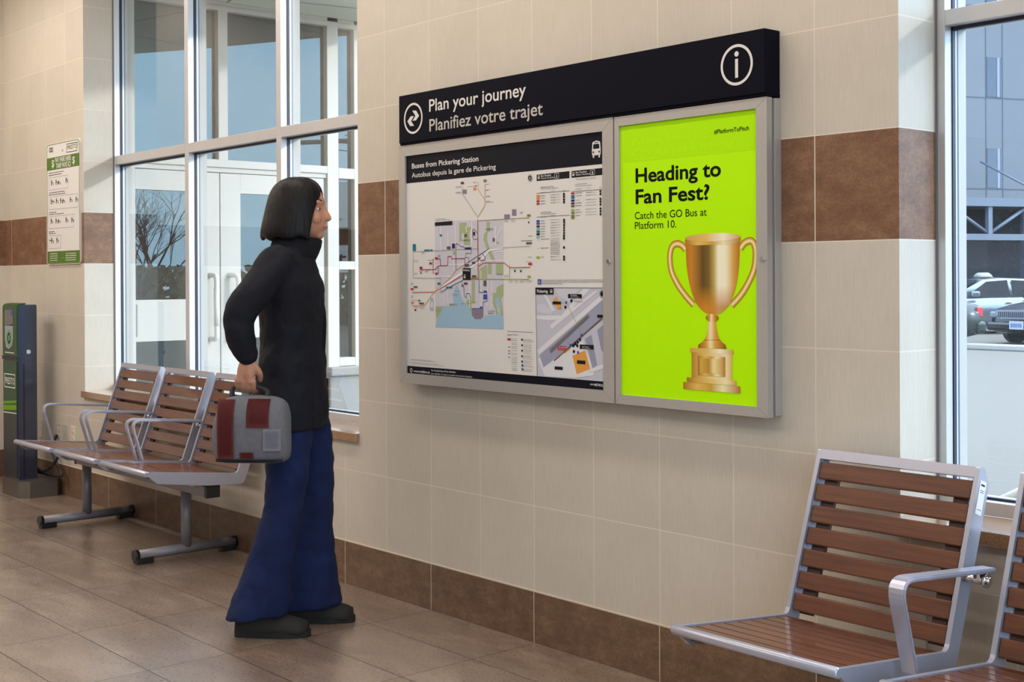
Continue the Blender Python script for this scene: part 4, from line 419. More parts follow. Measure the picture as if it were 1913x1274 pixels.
AD={"corners":[[-0.114,1.795],[0.453,1.801],[0.438,0.921],[-0.123,0.924]],"texts":[["#PlatformToPitch",0.282,1.739,0.013,0.134,1,"black"],["Heading to",-0.048,1.611,0.047,0.356,1.2,"black"],["Fan Fest?",-0.048,1.543,0.047,0.311,1.2,"black"],["Catch the GO Bus at",-0.052,1.493,0.023,0.303,0,"black"],["Platform 10.",-0.052,1.461,0.023,0.179,0,"black"],["Pickering Station map",-0.059,1.732,0.021,0.313,0.5,"ghost"],["Carte de la gare de Pickering",-0.059,1.696,0.021,0.414,0.5,"ghost"]],"ghostband":[[-0.096,1.787],[0.439,1.788],[0.438,1.677],[-0.097,1.677]],"cup":[[0.166,1.412],[0.169,1.344],[0.182,1.279],[0.204,1.23],[0.23,1.204],[0.253,1.193],[0.274,1.191],[0.296,1.193],[0.318,1.205],[0.343,1.228],[0.365,1.28],[0.376,1.341],[0.38,1.411]],"rim":["x",0.273,1.42,0.22,0.028],"rimtop":["x",0.273,1.426,0.208,0.018],"handleL":[[0.164,1.391],[0.151,1.404],[0.133,1.41],[0.116,1.407],[0.105,1.395],[0.099,1.367],[0.106,1.324],[0.132,1.282],[0.165,1.247],[0.197,1.22]],"handleR":[[0.382,1.39],[0.395,1.404],[0.411,1.411],[0.425,1.41],[0.435,1.397],[0.439,1.369],[0.432,1.327],[0.407,1.282],[0.38,1.249],[0.347,1.22]],"knob":["x",0.2715,1.181,0.051,0.024],"stem":[[0.257,1.17],[0.286,1.171],[0.289,1.149],[0.296,1.125],[0.303,1.114],[0.238,1.112],[0.247,1.123],[0.254,1.148]],"flare":[[0.238,1.113],[0.303,1.115],[0.311,1.108],[0.322,1.102],[0.329,1.088],[0.212,1.088],[0.217,1.099],[0.231,1.106]],"slab":[[0.182,1.087],[0.354,1.087],[0.354,1.074],[0.182,1.073]],"block":[[0.187,1.074],[0.35,1.074],[0.348,0.996],[0.188,0.993]],"plaque":[[0.213,1.064],[0.323,1.064],[0.321,1.004],[0.214,1.004]],"plaquein":[[0.222,1.057],[0.314,1.057],[0.313,1.012],[0.223,1.012]],"step1":[[0.168,0.996],[0.365,0.994],[0.365,0.981],[0.168,0.98]],"step2":[[0.154,0.979],[0.379,0.98],[0.379,0.958],[0.153,0.958]]}
HDR={"texts":[["Plan your journey",-1.126,1.947,0.047,0.564,0.6,"white"],["Planifiez votre trajet",-1.125,1.871,0.047,0.651,0.5,"greyl"]],"ring":["white",-1.2295,1.9315,0.123,0.121],"ringi":["white",0.3845,1.934,0.123,0.122],"chev":[[[-1.235,1.962],[-1.21,1.96],[-1.191,1.938],[-1.211,1.922],[-1.234,1.922],[-1.215,1.94]],[[-1.246,1.941],[-1.225,1.94],[-1.243,1.922],[-1.224,1.902],[-1.25,1.903],[-1.268,1.923]]]}
SIGN={"corners":[[-5.146,2.145],[-4.631,2.152],[-4.648,1.404],[-5.163,1.406]],"band":[[-5.139,2.065],[-4.642,2.066],[-4.643,1.985],[-5.14,1.988]],"foot":[[-5.154,1.486],[-4.65,1.481],[-4.651,1.418],[-5.155,1.417]],"texts":[["PAY FARE HERE",-5.014,2.03,0.03,0.243,1,"white"],["TARIF PAYÉ ICI",-5.004,1.994,0.03,0.227,1,"white"],["$",-5.071,2.006,0.045,0.038,1,"white"],["$",-4.749,2.006,0.043,0.037,1,"white"],["PRESTO",-4.824,2.095,0.025,0.145,0.3,"green"]],"logo":[["gogreen",-5.0965,2.1135,0.027,0.027],["gogreen",-5.065,2.1125,0.028,0.027]],"dot":["ink",-4.8955,2.112,0.015,0.012],"pbox":[[-4.834,2.129],[-4.67,2.128],[-4.68,2.079],[-4.839,2.08]],"strips":[[[-5.121,1.941],[-4.817,1.943],[-4.821,1.865],[-5.122,1.865]],[[-5.123,1.823],[-4.669,1.823],[-4.67,1.742],[-5.124,1.745]],[[-5.125,1.702],[-4.729,1.702],[-4.734,1.625],[-5.126,1.627]],[[-5.127,1.583],[-4.934,1.582],[-4.937,1.504],[-5.128,1.502]]],"figs":[["ink",-5.078,1.9085,0.024,0.045],["ink",-5.0035,1.9085,0.023,0.043],["ink",-4.9655,1.903,0.023,0.032],["ink",-4.847,1.911,0.022,0.046],["ink",-5.084,1.793,0.024,0.048],["ink",-5.0565,1.792,0.023,0.022],["ink",-5.0015,1.793,0.023,0.044],["ink",-4.9345,1.791,0.023,0.046],["ink",-4.8945,1.788,0.023,0.034],["ink",-4.785,1.79,0.022,0.042],["ink",-4.697,1.789,0.022,0.044],["ink",-5.0855,1.6725,0.023,0.045],["ink",-5.0075,1.6715,0.023,0.047],["ink",-4.9685,1.6675,0.023,0.033],["ink",-4.8505,1.6715,0.023,0.045],["ink",-4.763,1.6685,0.022,0.045],["ink",-5.107,1.5525,0.024,0.009],["ink",-5.0795,1.552,0.023,0.046],["ink",-4.9975,1.552,0.023,0.048]],"rows":[["ink",-5.002,1.97,0.236,0.004],["ink",-5.019,1.9565,0.204,0.005],["ink",-4.9965,1.848,0.251,0.004],["ink",-4.9905,1.8355,0.265,0.005],["ink",-5.0635,1.7255,0.121,0.005],["ink",-5.006,1.7145,0.236,0.005],["ink",-5.081,1.607,0.09,0.004],["ink",-5.071,1.5955,0.11,0.005]],"frows":[["white",-5.046,1.471,0.118,0.004],["white",-4.7795,1.469,0.157,0.004],["white",-5.0465,1.457,0.117,0.004],["white",-4.78,1.456,0.158,0.004],["white",-5.0465,1.444,0.117,0.004],["white",-4.78,1.4425,0.158,0.003],["white",-5.0465,1.43,0.117,0.004],["white",-4.78,1.4295,0.158,0.003]]}
KIOSK={"box":[[-5.242,0.723],[-5.067,0.756],[-5.068,0.704],[-5.243,0.674]],"texts":[["PRESTO",-5.233,0.688,0.025,0.156,0.6,"white"]],"screen":[[-5.232,1.122],[-5.096,1.137],[-5.097,1.044],[-5.233,1.035]],"reader":[[-5.233,1.032],[-5.092,1.04],[-5.093,0.954],[-5.111,0.911],[-5.164,0.889],[-5.212,0.899],[-5.232,0.949]],"ring":["x",-5.16,0.9555,0.096,0.085],"row":["white",-5.1535,0.867,0.153,0.006],"z":[[-5.256,1.135],[-5.26,0.841],[-5.261,0.82]],"x":[-5.276,-5.029],"lime":[[[-5.254,0.557],[-5.044,0.62],[-5.044,0.602],[-5.255,0.539]],[[-5.255,0.546],[-5.044,0.598],[-5.044,0.572],[-5.255,0.522]]],"white":[[-5.255,0.507],[-5.039,0.546],[-5.039,0.542],[-5.255,0.503]],"xx":[[-5.256,0.492],[-5.04,0.508]]}
# ---------------------------------------------------------------- materials
M_WALL = wall_tile_mat('beige_wall_tile', 0)
M_REVEAL = wall_tile_mat('beige_reveal_tile', 1)
M_BASE = base_tile_mat(0); M_BASEY = base_tile_mat(1)
M_FLOOR = floor_mat()
M_WOOD = wood_mat()
M_CEIL = mat('white_ceiling', (236, 234, 228), 0.8)
M_PLASTER = mat('pale_plaster', (205, 196, 182), 0.7, noise=0.04, nscale=4)
M_STONE = mat('brown_granite', (158, 124, 94), 0.2, noise=0.35, nscale=220, coat=1.0)
M_STONE.node_tree.nodes['Principled BSDF'].inputs['Coat IOR'].default_value = 1.7
M_ALU = mat('anodised_window_aluminium', (205, 205, 208), 0.38, 0.35, noise=0.03, nscale=8)
M_CAPALU = mat('grey_outer_aluminium', (176, 172, 166), 0.5, 0.1)  # greyer than the inner frame aluminium
M_SPACER = mat('blue_grey_glazing_spacer', (74, 84, 110), 0.4)
M_GASKET = mat('black_rubber_gasket', (30, 36, 58), 0.45)
M_SEAL = mat('grey_sealant', (120, 116, 118), 0.6)
M_WHITEALU = mat('white_painted_aluminium', (190, 185, 177), 0.45, noise=0.015, nscale=3)
M_FRAME = mat('brushed_aluminium', (186, 182, 178), 0.36, 0.3, noise=0.04, nscale=60, stretch=(1, 1, 20))
M_SILVER = mat('silver_powder_coat', (176, 177, 192), 0.30, 0.45, noise=0.02, nscale=40)
M_LEG = mat('grey_leg_paint', (138, 136, 143), 0.42, 0.3)
M_PLINTH = mat('dull_stainless_plinth', (120, 116, 110), 0.34, 0.75, noise=.06, nscale=40)
M_PLATE = mat('satin_steel_plate', (196, 192, 184), .4, .25)
M_STEEL = mat('stainless_steel', (178, 178, 176), 0.30, 0.9, noise=0.06, nscale=50, stretch=(1, 1, 12))
M_CHROME = mat('chrome', (220, 220, 222), 0.12, 1.0)
M_BLACKPL = mat('black_plastic', (24, 24, 27), 0.45)
M_BATTEN = mat('dark_stained_batten', (58, 34, 26), 0.5, noise=0.15, nscale=20)
M_NAVY = mat('dark_navy_sign_paint', (14, 15, 27), 0.55, noise=0.03, nscale=20, spec=0.06)
M_GLASS = pane_mat('window_glass', (0.95, 0.955, 0.955, 1), (0.008, (0.9, 0.95, 1, 1)))
M_GLASS_DUSTY = pane_mat('dusty_window_glass', (0.88, 0.91, 0.94, 1), (0.008, (0.9, 0.95, 1, 1)), specks=1.0)
M_GLASS_TINT = pane_mat('tinted_mirror_glass', (0.12, 0.19, 0.19, 1), (0.125, (0.74, 0.90, 0.96, 1)))
M_CONC = mat('pale_concrete', (138, 135, 130), 0.85, noise=0.05, nscale=6)
M_ASPH = mat('light_grey_asphalt', (90, 84, 77), 0.9, noise=0.10, nscale=25)
PRINT = {}
for k_, c_ in dict(white=(226, 224, 222), greyl=(196, 192, 188), black=(8, 8, 8), ink=(30, 30, 34), grey=(150, 148, 150), greym=(122, 120, 124), greyd=(92, 90, 94), paper=(226, 224, 222), navyp=(20, 21, 32), land=(205, 203, 216), park=(168, 182, 140), water=(158, 192, 216), plant=(140, 128, 150), road=(236, 234, 236), tan=(196, 160, 110), brown=(165, 112, 70), olive=(128, 124, 60), crimson=(160, 40, 70), red=(190, 40, 52), orange=(222, 140, 60), green=(140, 180, 40), blue=(56, 82, 170), teal=(36, 120, 138), navy=(42, 42, 100), maroon=(112, 42, 66), maroond=(58, 30, 34), lblue=(110, 190, 214), brownd=(110, 84, 60), insetbg=(196, 198, 212), insetroad=(222, 223, 230), insetblk=(206, 208, 220), rail=(158, 162, 186), plantl=(150, 154, 178), orangeb=(226, 160, 76), lime=(190, 255, 0), ghost=(160, 222, 0), ghostb=(182, 246, 0), fgreen=(92, 124, 52), gogreen=(24, 70, 60), kgreen=(28, 92, 40), klime=(110, 160, 40)).items():
    PRINT[k_] = mat('print_'+k_, c_, 0.5, spec=0.12)
PRINT['green_'] = PRINT['fgreen']

# ---------------------------------------------------------------- room shell
XL, XR, YR, ZC = -5.93, 5.2, -7.0, 3.5
W1A, W1B, W2A, W2B = -4.605, -1.723, 0.885, 3.90      # window openings along the wall
SILLZ, WTOP, WT = 0.653, 3.22, 0.30
bm = BM()
def wallbox(x0, x1, z0, z1):
    for f in box(bm, x0, x1, 0.0, WT, z0, z1):
        c = f.calc_center_median(); f.normal_update()
        f.material_index = 1 if abs(f.normal.x) > 0.5 else 0
wallbox(XL-0.3, W1A, 0, ZC); wallbox(W1B, W2A, 0, ZC); wallbox(W2B, XR+0.3, 0, ZC)
wallbox(W1A, W1B, 0, 0.615); wallbox(W2A, W2B, 0, 0.615)
wallbox(W1A, W1B, WTOP, ZC); wallbox(W2A, W2B, WTOP, ZC)
finish('wall_front', bm, [M_WALL, M_REVEAL], kind='structure')
bm = BM(); box(bm, XL-0.3, XL, YR, 0.0, 0, ZC); finish('wall_left', bm, [M_REVEAL], kind='structure')
bm = BM()
box(bm, XR, XR+0.3, YR, 0.0, 0, 0.7); box(bm, XR, XR+0.3, YR, 0.0, 3.2, ZC); box(bm, XR, XR+0.3, -1.2, 0.0, 0.7, 3.2); box(bm, XR, XR+0.3, YR, -5.6, 0.7, 3.2)
finish('wall_right', bm, [M_PLASTER], kind='structure')
bm = BM(); box(bm, XL-0.3, XR+0.3, YR-0.3, YR, 0, ZC); finish('wall_rear', bm, [M_PLASTER], kind='structure')
bm = BM(); box(bm, XL-0.3, XR+0.3, YR-0.3, WT, -0.12, 0.0); finish('floor', bm, [M_FLOOR], kind='structure')
bm = BM(); box(bm, XL-0.3, XR+0.3, YR-0.3, WT, ZC, ZC+0.2); finish('ceiling', bm, [M_CEIL], kind='structure')
bm = BM(); box(bm, XL, XR, -0.004, 0.0, 0.0, HB); finish('baseboard_front', bm, [M_BASE], kind='structure')
bm = BM(); box(bm, XL, XL+0.004, YR, -0.004, 0.0, HB); finish('baseboard_left', bm, [M_BASEY], kind='structure')
bm = BM(); box(bm, W1A-0.012, W1B, -0.022, 0.187, 0.615, SILLZ, 0.003); finish('trim_1', bm, [M_STONE], kind='structure')
bm = BM(); box(bm, W2A-0.012, W2B, -0.022, 0.187, 0.615, SILLZ, 0.003); finish('trim_2', bm, [M_STONE], kind='structure')

# ---------------------------------------------------------------- windows
def window(name, x0, x1, mulls, jw, glass, ztr=(1.998, 2.050)):
    root = empty(name, ((x0+x1)/2, 0.24, SILLZ), kind='structure')
    off = Vector(root.location)
    def part(pn, bm, m): 
        bmesh.ops.translate(bm, vec=-off, verts=bm.verts[:]); return finish(pn, bm, m, root)
    Y0, Y1, Y2, Y3 = 0.187, 0.222, 0.237, 0.297
    verts_ = [(x0, x0+jw)] + mulls + [(x1-jw, x1)]
    for i, (a, b) in enumerate(verts_):
        pn = 'mullion' if 0 < i < len(verts_)-1 else 'jamb'
        bm = BM(); box(bm, a, b, Y0, Y1, SILLZ, WTOP, 0.0015); part(pn, bm, M_ALU)
        bm = BM(); box(bm, a, b, .255, Y3, SILLZ, WTOP); part('outer_cap', bm, M_CAPALU)
        bm = BM(); box(bm, a, b+.001, Y2, .248, SILLZ, WTOP); part('glazing_bead', bm, M_ALU)
        bm = BM(); box(bm, a, b+.0015, .248, .255, SILLZ, WTOP); part('glazing_spacer', bm, M_SPACER)
        bm = BM(); box(bm, a-(0.003 if i else 0), b+0.003, Y1, Y2, SILLZ, WTOP); part('gasket', bm, M_GASKET)
    spans = list(zip([v[1] for v in verts_[:-1]], [v[0] for v in verts_[1:]]))
    for a, b in spans:
        bm = BM(); box(bm, a, b, Y0, Y1, ztr[0], ztr[1], 0.0015); box(bm, a, b, Y2, Y3, ztr[0], ztr[1]); part('transom', bm, M_ALU)
        bm = BM(); box(bm, a, b, Y0, Y1, SILLZ, 0.690); box(bm, a, b, Y2, Y3, SILLZ, 0.690); part('bottom_rail', bm, M_ALU)
        bm = BM(); box(bm, a, b, Y0, Y3, WTOP-0.05, WTOP); part('head_rail', bm, M_ALU)
        bm = BM(); box(bm, a, b, Y1, Y2, ztr[0]-0.010, ztr[1]+0.002); box(bm, a, b, Y1, Y2, 0.685, 0.697); part('gasket', bm, M_GASKET)
        for z0, z1 in ((0.69, ztr[0]-0.010), (ztr[1]+0.002, WTOP-0.05)):
            bm = BM(); box(bm, a, b, 0.2285, 0.2315, z0, z1); part('pane', bm, glass)
    bm = BM(); box(bm, x0, x0+0.004, 0.180, 0.187, SILLZ, WTOP); part('sealant', bm, M_SEAL)
    return root
window('window_1', W1A, W1B, [(-3.684, -3.640), (-2.711, -2.667)], 0.009, M_GLASS)
window('window_2', W2A, W2B, [(1.880, 1.925), (2.880, 2.925)], 0.027, M_GLASS_DUSTY, (2.003, 2.046))

# ---------------------------------------------------------------- information boards on the wall
def layer(base, k): return base-0.0003*k
YP = -0.0545
hdr = empty('header_sign', (-0.4185, 0.0, 1.93), label='long dark navy header sign reading Plan your journey above the display cases', cat='sign')
HO = Vector(hdr.location)
def hpart(n, bm, m, root=hdr):
    bmesh.ops.translate(bm, vec=-Vector(root.location), verts=bm.verts[:]); return finish(n, bm, m, root)
bm = BM(); box(bm, -1.325, 0.488, -0.0715, 0.0, 1.840, 2.028, 0.002); hpart('sign_box', bm, M_NAVY)
bm = BM(); box(bm, -1.325, 0.488, -0.066, 0.0, 1.8325, 1.840); hpart('bottom_lip', bm, M_NAVY)
for s, x, z, cap, w, b, c in HDR['texts']:
    bm = BM(); put_text(bm, s, x, z, cap, w, -0.0722, b); hpart('lettering', bm, PRINT[c])
bm = BM(); c_, x_, z_, w_, h_ = HDR['ring']; flat_ring(bm, x_, z_, h_/2*1.01, h_/2, 0.0085, -0.0722); hpart('arrow_symbol_ring', bm, PRINT['white'])
for p in HDR['chev']:
    bm = BM(); flat(bm, p, -0.0722); hpart('arrow_chevron', bm, PRINT['white'])
bm = BM(); c_, x_, z_, w_, h_ = HDR['ringi']; flat_ring(bm, x_, z_, h_/2, h_/2, 0.0085, -0.0722)
flat_disc(bm, x_, z_+h_*0.265, h_*0.066, h_*0.066, -0.0722); flat_rect(bm, x_, z_-h_*0.085, h_*0.092, h_*0.46, -0.0722)
hpart('information_symbol', bm, PRINT['white'])

def case(label, X0, X1, Z0, Z1, ox0, ox1, oz0, oz1, lockx, lockz, side):
    root = empty('display_case', ((X0+X1)/2, 0, Z0), label=label, cat='display case', group='wall display cases')
    def part(n, bm, m): return hpart(n, bm, m, root)
    bm = BM(); box(bm, X0+0.004, X1+side, -0.030, 0.0, Z0+0.004, Z1-0.002, 0.001); part('back_box', bm, M_FRAME)
    bm = BM(); box(bm, X0+0.008, X1-0.012, -0.050, -0.030, Z0+0.008, Z1-0.006); part('inner_tray', bm, M_BLACKPL)
    O = [(X0, Z0), (X1, Z0), (X1, Z1), (X0, Z1)]; I = [(ox0, oz0), (ox1, oz0), (ox1, oz1), (ox0, oz1)]
    bm = BM()
    for i in range(4):
        j = (i+1) % 4
        e = (Vector(O[j])-Vector(O[i])).normalized()*0.0006
        q = [Vector(O[i])+e, Vector(O[j])-e, Vector(I[j])-e, Vector(I[i])+e]
        prism(bm, [tuple(v) for v in q], 'y', -0.062, -0.037)
    part('door_frame', bm, M_FRAME)
    bm = BM(); tube(bm, [(lockx, -0.060, lockz), (lockx, -0.066, lockz)], 0.0075, 18); l_ = part('lock', bm, M_CHROME)
    return root
case('wide aluminium display case holding the bus route map under the header sign', -1.341, -0.1425, 0.893, 1.832, -1.300, -0.193, 0.932, 1.789, -0.165, 1.358, 0.0)
case('narrow aluminium display case holding the lime green poster, right of the map case', -0.1365, 0.487, 0.893, 1.830, -0.116, 0.447, 0.923, 1.799, 0.470, 1.357, 0.004)

# ---- bus map sheet
mp = empty('bus_map_sheet', (-0.75, -0.051, 0.93), label='white bus route map sheet with dark title band inside the wide display case', cat='map')
def mpart(n, bm, m): return hpart(n, bm, m, mp)
def L_(k): return YP-0.0003*k
bm = BM(); box(bm, -1.306, -0.186, YP, -0.050, 0.928, 1.793); mpart('paper', bm, PRINT['paper'])
bm = BM(); flat(bm, [(-1.306, 1.682), (-0.186, 1.682), (-0.186, 1.793), (-1.306, 1.793)], L_(1)); mpart('title_band', bm, PRINT['navyp'])
bm = BM(); flat(bm, [(-1.306, 0.928), (-0.186, 0.928), (-0.186, 0.961), (-1.306, 0.961)], L_(1)); mpart('footer_band', bm, PRINT['navyp'])
bm = BM(); flat(bm, MAP['land'], L_(1)); mpart('town_area', bm, PRINT['land'])
bycol = {}
for c, p in MAP['areas']: bycol.setdefault(c, []).append(p)
for c, ps in bycol.items():
    bm = BM()
    for i, p in enumerate(ps): flat(bm, p, L_(2 if c != 'plant' else 3)-.000015*i-(.00015 if c == 'water' else 0))
    mpart({'park': 'parkland', 'water': 'lake', 'plant': 'landmark_block'}[c], bm, PRINT[c])
bycol = {}
for c, w, p in MAP['lines']: bycol.setdefault(c, []).append((w, p))
for i, (c, ps) in enumerate(bycol.items()):
    bm = BM()
    for j, (w, p) in enumerate(ps): flat_line(bm, p, w, L_(3 if c == 'road' else 4)-0.00002*i-.000011*j)
    mpart('street_lines' if c == 'road' else 'route_line', bm, PRINT[c])
bm = BM(); flat(bm, MAP['label'], L_(5)); flat(bm, MAP['pbox'], L_(5)); flat(bm, MAP['abox'], L_(1)); flat(bm, MAP['bbox'], L_(1)); mpart('dark_label_box', bm, PRINT['ink'])
bycol = {}
for c, x, z, w, h in MAP['badges']: bycol.setdefault(c, []).append((x, z, w, h))
for i, (c, ps) in enumerate(bycol.items()):
    bm = BM()
    for x, z, w, h in ps: flat_rect(bm, x, z, w, h, L_(5)-.000025*i)
    mpart('route_badge', bm, PRINT[c])
bm = BM()
for c, x, z, w, h in MAP['rows']:
    if c == 'ink': flat_words(bm, x, z, w, h*.75, L_(4))
mpart('fine_print', bm, PRINT['greyd'])
bm = BM()
for c, x, z, w, h in MAP['rows']:
    if c == 'greyd': flat_words(bm, x, z, w, h*.75, L_(4))
mpart('fine_print', bm, PRINT['greym'])
bm = BM()
for c, x, z, w, h in MAP['rows']:
    if c == 'grey': flat_words(bm, x, z, w, h*.75, L_(4))
for c, z4w in ((0, 0),): pass
mpart('fine_print', bm, PRINT['grey'])
# table rules
bm = BM()
x_a0, x_a1 = MAP['abox'][0][0], MAP['abox'][1][0]; x_b0, x_b1 = MAP['bbox'][0][0], MAP['bbox'][1][0]
for x0, x1, z in ((x_a0, x_a1, 1.602), (x_a0, x_a1, 1.519), (x_b0, x_b1, 1.598)): flat_rect(bm, (x0+x1)/2, z, x1-x0, 0.0016, L_(3))
lg = [r for r in MAP['texts'] if r[0] == 'Legend'][0]
flat_rect(bm, lg[1]+0.068, lg[2]+0.014, 0.14, 0.0014, L_(3))
mpart('table_rules', bm, PRINT['greyd'])
# inset station plan
bm = BM(); flat(bm, MAP['inset'], L_(1)); mpart('station_plan', bm, PRINT['insetbg'])
inset_x0, inset_x1 = MAP['inset'][0][0], -0.187
for i, (c, p) in enumerate(MAP['insetareas']):
    bm = BM(); flat(bm, p, L_(2)-0.00005*i); mpart({'rail': 'rail_corridor', 'insetroad': 'plan_road', 'insetblk': 'plan_block', 'plantl': 'plan_building', 'orangeb': 'station_building'}[c], bm, PRINT[c])
bycol = {}
for c, w, p in MAP['insetlines']: bycol.setdefault(c, []).append((w, p))
for c, ps in bycol.items():
    bm = BM()
    for j, (w, p) in enumerate(ps): flat_line(bm, p, w, L_(5)-.000015*j-(.0001 if c == 'ink' else 0))
    mpart('plan_line', bm, PRINT[c])
bycol = {}
for c, x, z, w, h in MAP['insetbadges']: bycol.setdefault(c, []).append((x, z, w, h))
for c, ps in bycol.items():
    bm = BM()
    for x, z, w, h in ps: flat_rect(bm, x, z, w, h, L_(6))
    mpart('plan_badge', bm, PRINT[c])
bm = BM()
for c, x, z, w, h in MAP['circles']: flat_disc(bm, x, z, max(w, h)/2*0.95, max(w, h)/2*0.95, L_(6), 16)
c, x, z, w, h = MAP['circles'][-1]
mpart('stop_dot', bm, PRINT['ink'])
bm = BM(); flat_ring(bm, x, z, w/2*0.86, w/2*0.86, 0.0016, L_(7), 24); flat(bm, [(x-0.004, z-0.005), (x, z+0.006), (x+0.004, z-0.005), (x, z-0.002)], L_(7)); mpart('north_arrow', bm, PRINT['white'])
bm = BM(); c, x, z, w, h = MAP['compass2']; flat_disc(bm, -0.2025, z, 0.0125, 0.0125, L_(7), 24); mpart('compass', bm, PRINT['ink'])
bm = BM(); flat_ring(bm, -0.2025, z, 0.0105, 0.0105, 0.0014, L_(8), 24); mpart('compass_ring', bm, PRINT['white'])
for s, x, z, cap, w, b, c in MAP['texts']:
    bm = BM(); put_text(bm, s, x, z, cap, w, L_(7), b); mpart('lettering', bm, PRINT[c])
def bus_icon(x, z, w, h, y, big=False):
    bm = BM()
    body = fillet([(x-w*.40, z-h*.36), (x+w*.40, z-h*.36), (x+w*.42, z-h*.05), (x+w*.36, z+h*.42), (x, z+h*.5), (x-w*.36, z+h*.42), (x-w*.42, z-h*.05)], w*.08)
    flat(bm, body, y); flat_rect(bm, x-w*.27, z-h*.42, w*.13, h*.16, y); flat_rect(bm, x+w*.27, z-h*.42, w*.13, h*.16, y)
    mpart('bus_symbol', bm, PRINT['white'])
    bm = BM()
    flat(bm, fillet([(x-w*.30, z+h*.02), (x+w*.30, z+h*.02), (x+w*.27, z+h*.30), (x-w*.27, z+h*.30)], w*.03), y-0.0003)
    flat_disc(bm, x-w*.27, z-h*.17, w*.07, w*.07, y-0.0003, 14); flat_disc(bm, x+w*.27, z-h*.17, w*.07, w*.07, y-0.0003, 14)
    flat_rect(bm, x, z+h*.385, w*.36, h*.045, y-0.0003)
    mpart('bus_symbol_windows', bm, PRINT['navyp'])
c, x, z, w, h = MAP['icon_bus']; bus_icon(-0.2275, z, 0.050, h, L_(3))
for k in ('busA', 'busB', 'busP', 'busI'):
    c, x, z, w, h = MAP[k]; bus_icon(x, z, w, h, L_(8))
bm = BM()
for k in ('A', 'B'):
    t_ = [r for r in MAP['texts'] if r[0] == k][0]
    for (dx, dz, ww, hh) in ((0, .0155, .022, .0012), (0, -.0005, .022, .0012), (-.0105, .0075, .0012, .017), (.0105, .0075, .0012, .017)):
        flat_rect(bm, t_[1]+t_[4]/2+dx, t_[2]+dz-.003+.001, ww, hh*1.0, L_(8))
mpart('letter_box', bm, PRINT['white'])
bm = BM(); c, x, z, w, h = MAP['wc']
flat_disc(bm, x-w*.05, z+h*.36, w*.14, w*.14, L_(8), 14); flat_line(bm, [(x-w*.05, z+h*.25), (x-w*.02, z-h*.02), (x+w*.22, z-h*.04), (x+w*.32, z-h*.32)], w*.16, L_(8))
flat_ring(bm, x-w*.06, z-h*.18, w*.34, w*.34, w*.09, L_(8), 24); mpart('wheelchair_symbol', bm, PRINT['white'])
bm = BM(); c, x, z, w, h = MAP['icoi']; r_ = h*.5; flat_ring(bm, x, z, r_, r_, .0018, L_(7), 24); flat_rect(bm, x, z-r_*.15, .0022, r_*.85, L_(7)); flat_disc(bm, x, z+r_*.52, .0016, .0016, L_(7), 12); mpart('information_symbol', bm, PRINT['white'])
bm = BM(); c, x, z, w, h = MAP['metlogo']
for dx in (-.3, -.1, .12, .32): flat_ring(bm, x+w*dx, z, w*.16, h*.42, .0014, L_(7), 18)
mpart('operator_logo', bm, PRINT['white'])

def smooth_path(pts, n=10):
    P = [Vector(p) for p in pts]; out = []
    for i in range(len(P)-1):
        a, b, c, d = P[max(i-1, 0)], P[i], P[i+1], P[min(i+2, len(P)-1)]
        for k in range(n):
            t = k/n; out.append(0.5*((2*b)+(-a+c)*t+(2*a-5*b+4*c-d)*t*t+(-a+3*b-3*c+d)*t**3))
    out.append(P[-1]); return out
# ---- lime advertising poster with a printed gold cup
ad = empty('advertising_poster', (0.165, -0.051, 0.92), label='lime green poster with gold trophy cup inside the narrow display case', cat='poster')
def apart(n, bm, m): return hpart(n, bm, m, ad)
def gold(name, axis, stops):
    m = bpy.data.materials.new('print_'+name); m.use_nodes = True
    g = NG(m); b = g.n['Principled BSDF']
    tc = g.new('ShaderNodeTexCoord'); sp = g.new('ShaderNodeSeparateXYZ'); g.l.new(tc.outputs['Generated'], sp.inputs[0])
    g.put(b.inputs['Base Color'], g.ramp(sp.outputs[axis], [(p, srgb(*c)) for p, c in stops])); b.inputs['Roughness'].default_value = 0.5; b.inputs['Specular IOR Level'].default_value = 0.25
    return m
G_CUP = gold('gold_cup', 0, [(0, (196, 112, 30)), (.10, (206, 140, 44)), (.22, (160, 112, 44)), (.32, (104, 78, 30)), (.44, (126, 104, 44)), (.53, (196, 172, 84)), (.61, (255, 250, 224)), (.74, (255, 248, 214)), (.88, (222, 172, 76)), (1, (190, 110, 30))])
_n = NG(G_CUP); _b = _n.n['Principled BSDF']; _old = _b.inputs['Base Color'].links[0].from_socket; _sep = [q for q in _n.n if q.type == 'SEPXYZ'][0]
_f = _n.ramp(_sep.outputs[2], [(.10, (1, 1, 1, 1)), (.40, (0, 0, 0, 1))])
_n.put(_b.inputs['Base Color'], _n.mix(_n.math('MULTIPLY', _f, .85), _old, _n.ramp(_sep.outputs[0], [(0, srgb(176, 96, 22)), (.35, srgb(226, 150, 40)), (.6, srgb(206, 140, 50)), (1, srgb(168, 88, 24))])))
G_RIM = gold('gold_rim', 0, [(0, (176, 116, 34)), (.25, (236, 196, 98)), (.5, (214, 166, 72)), (.7, (252, 240, 190)), (1, (186, 120, 36))])
G_RIM2 = gold('gold_rim_top', 0, [(0, (214, 170, 80)), (.4, (236, 200, 112)), (.7, (255, 250, 220)), (1, (214, 164, 70))])
G_STEM = gold('gold_stem', 0, [(0, (150, 84, 20)), (.3, (222, 164, 62)), (.45, (255, 240, 190)), (.6, (226, 170, 70)), (1, (146, 84, 20))])
G_BLK = gold('gold_block', 0, [(0, (186, 136, 50)), (.25, (228, 188, 96)), (.6, (248, 226, 158)), (.85, (250, 236, 178)), (1, (226, 184, 96))])
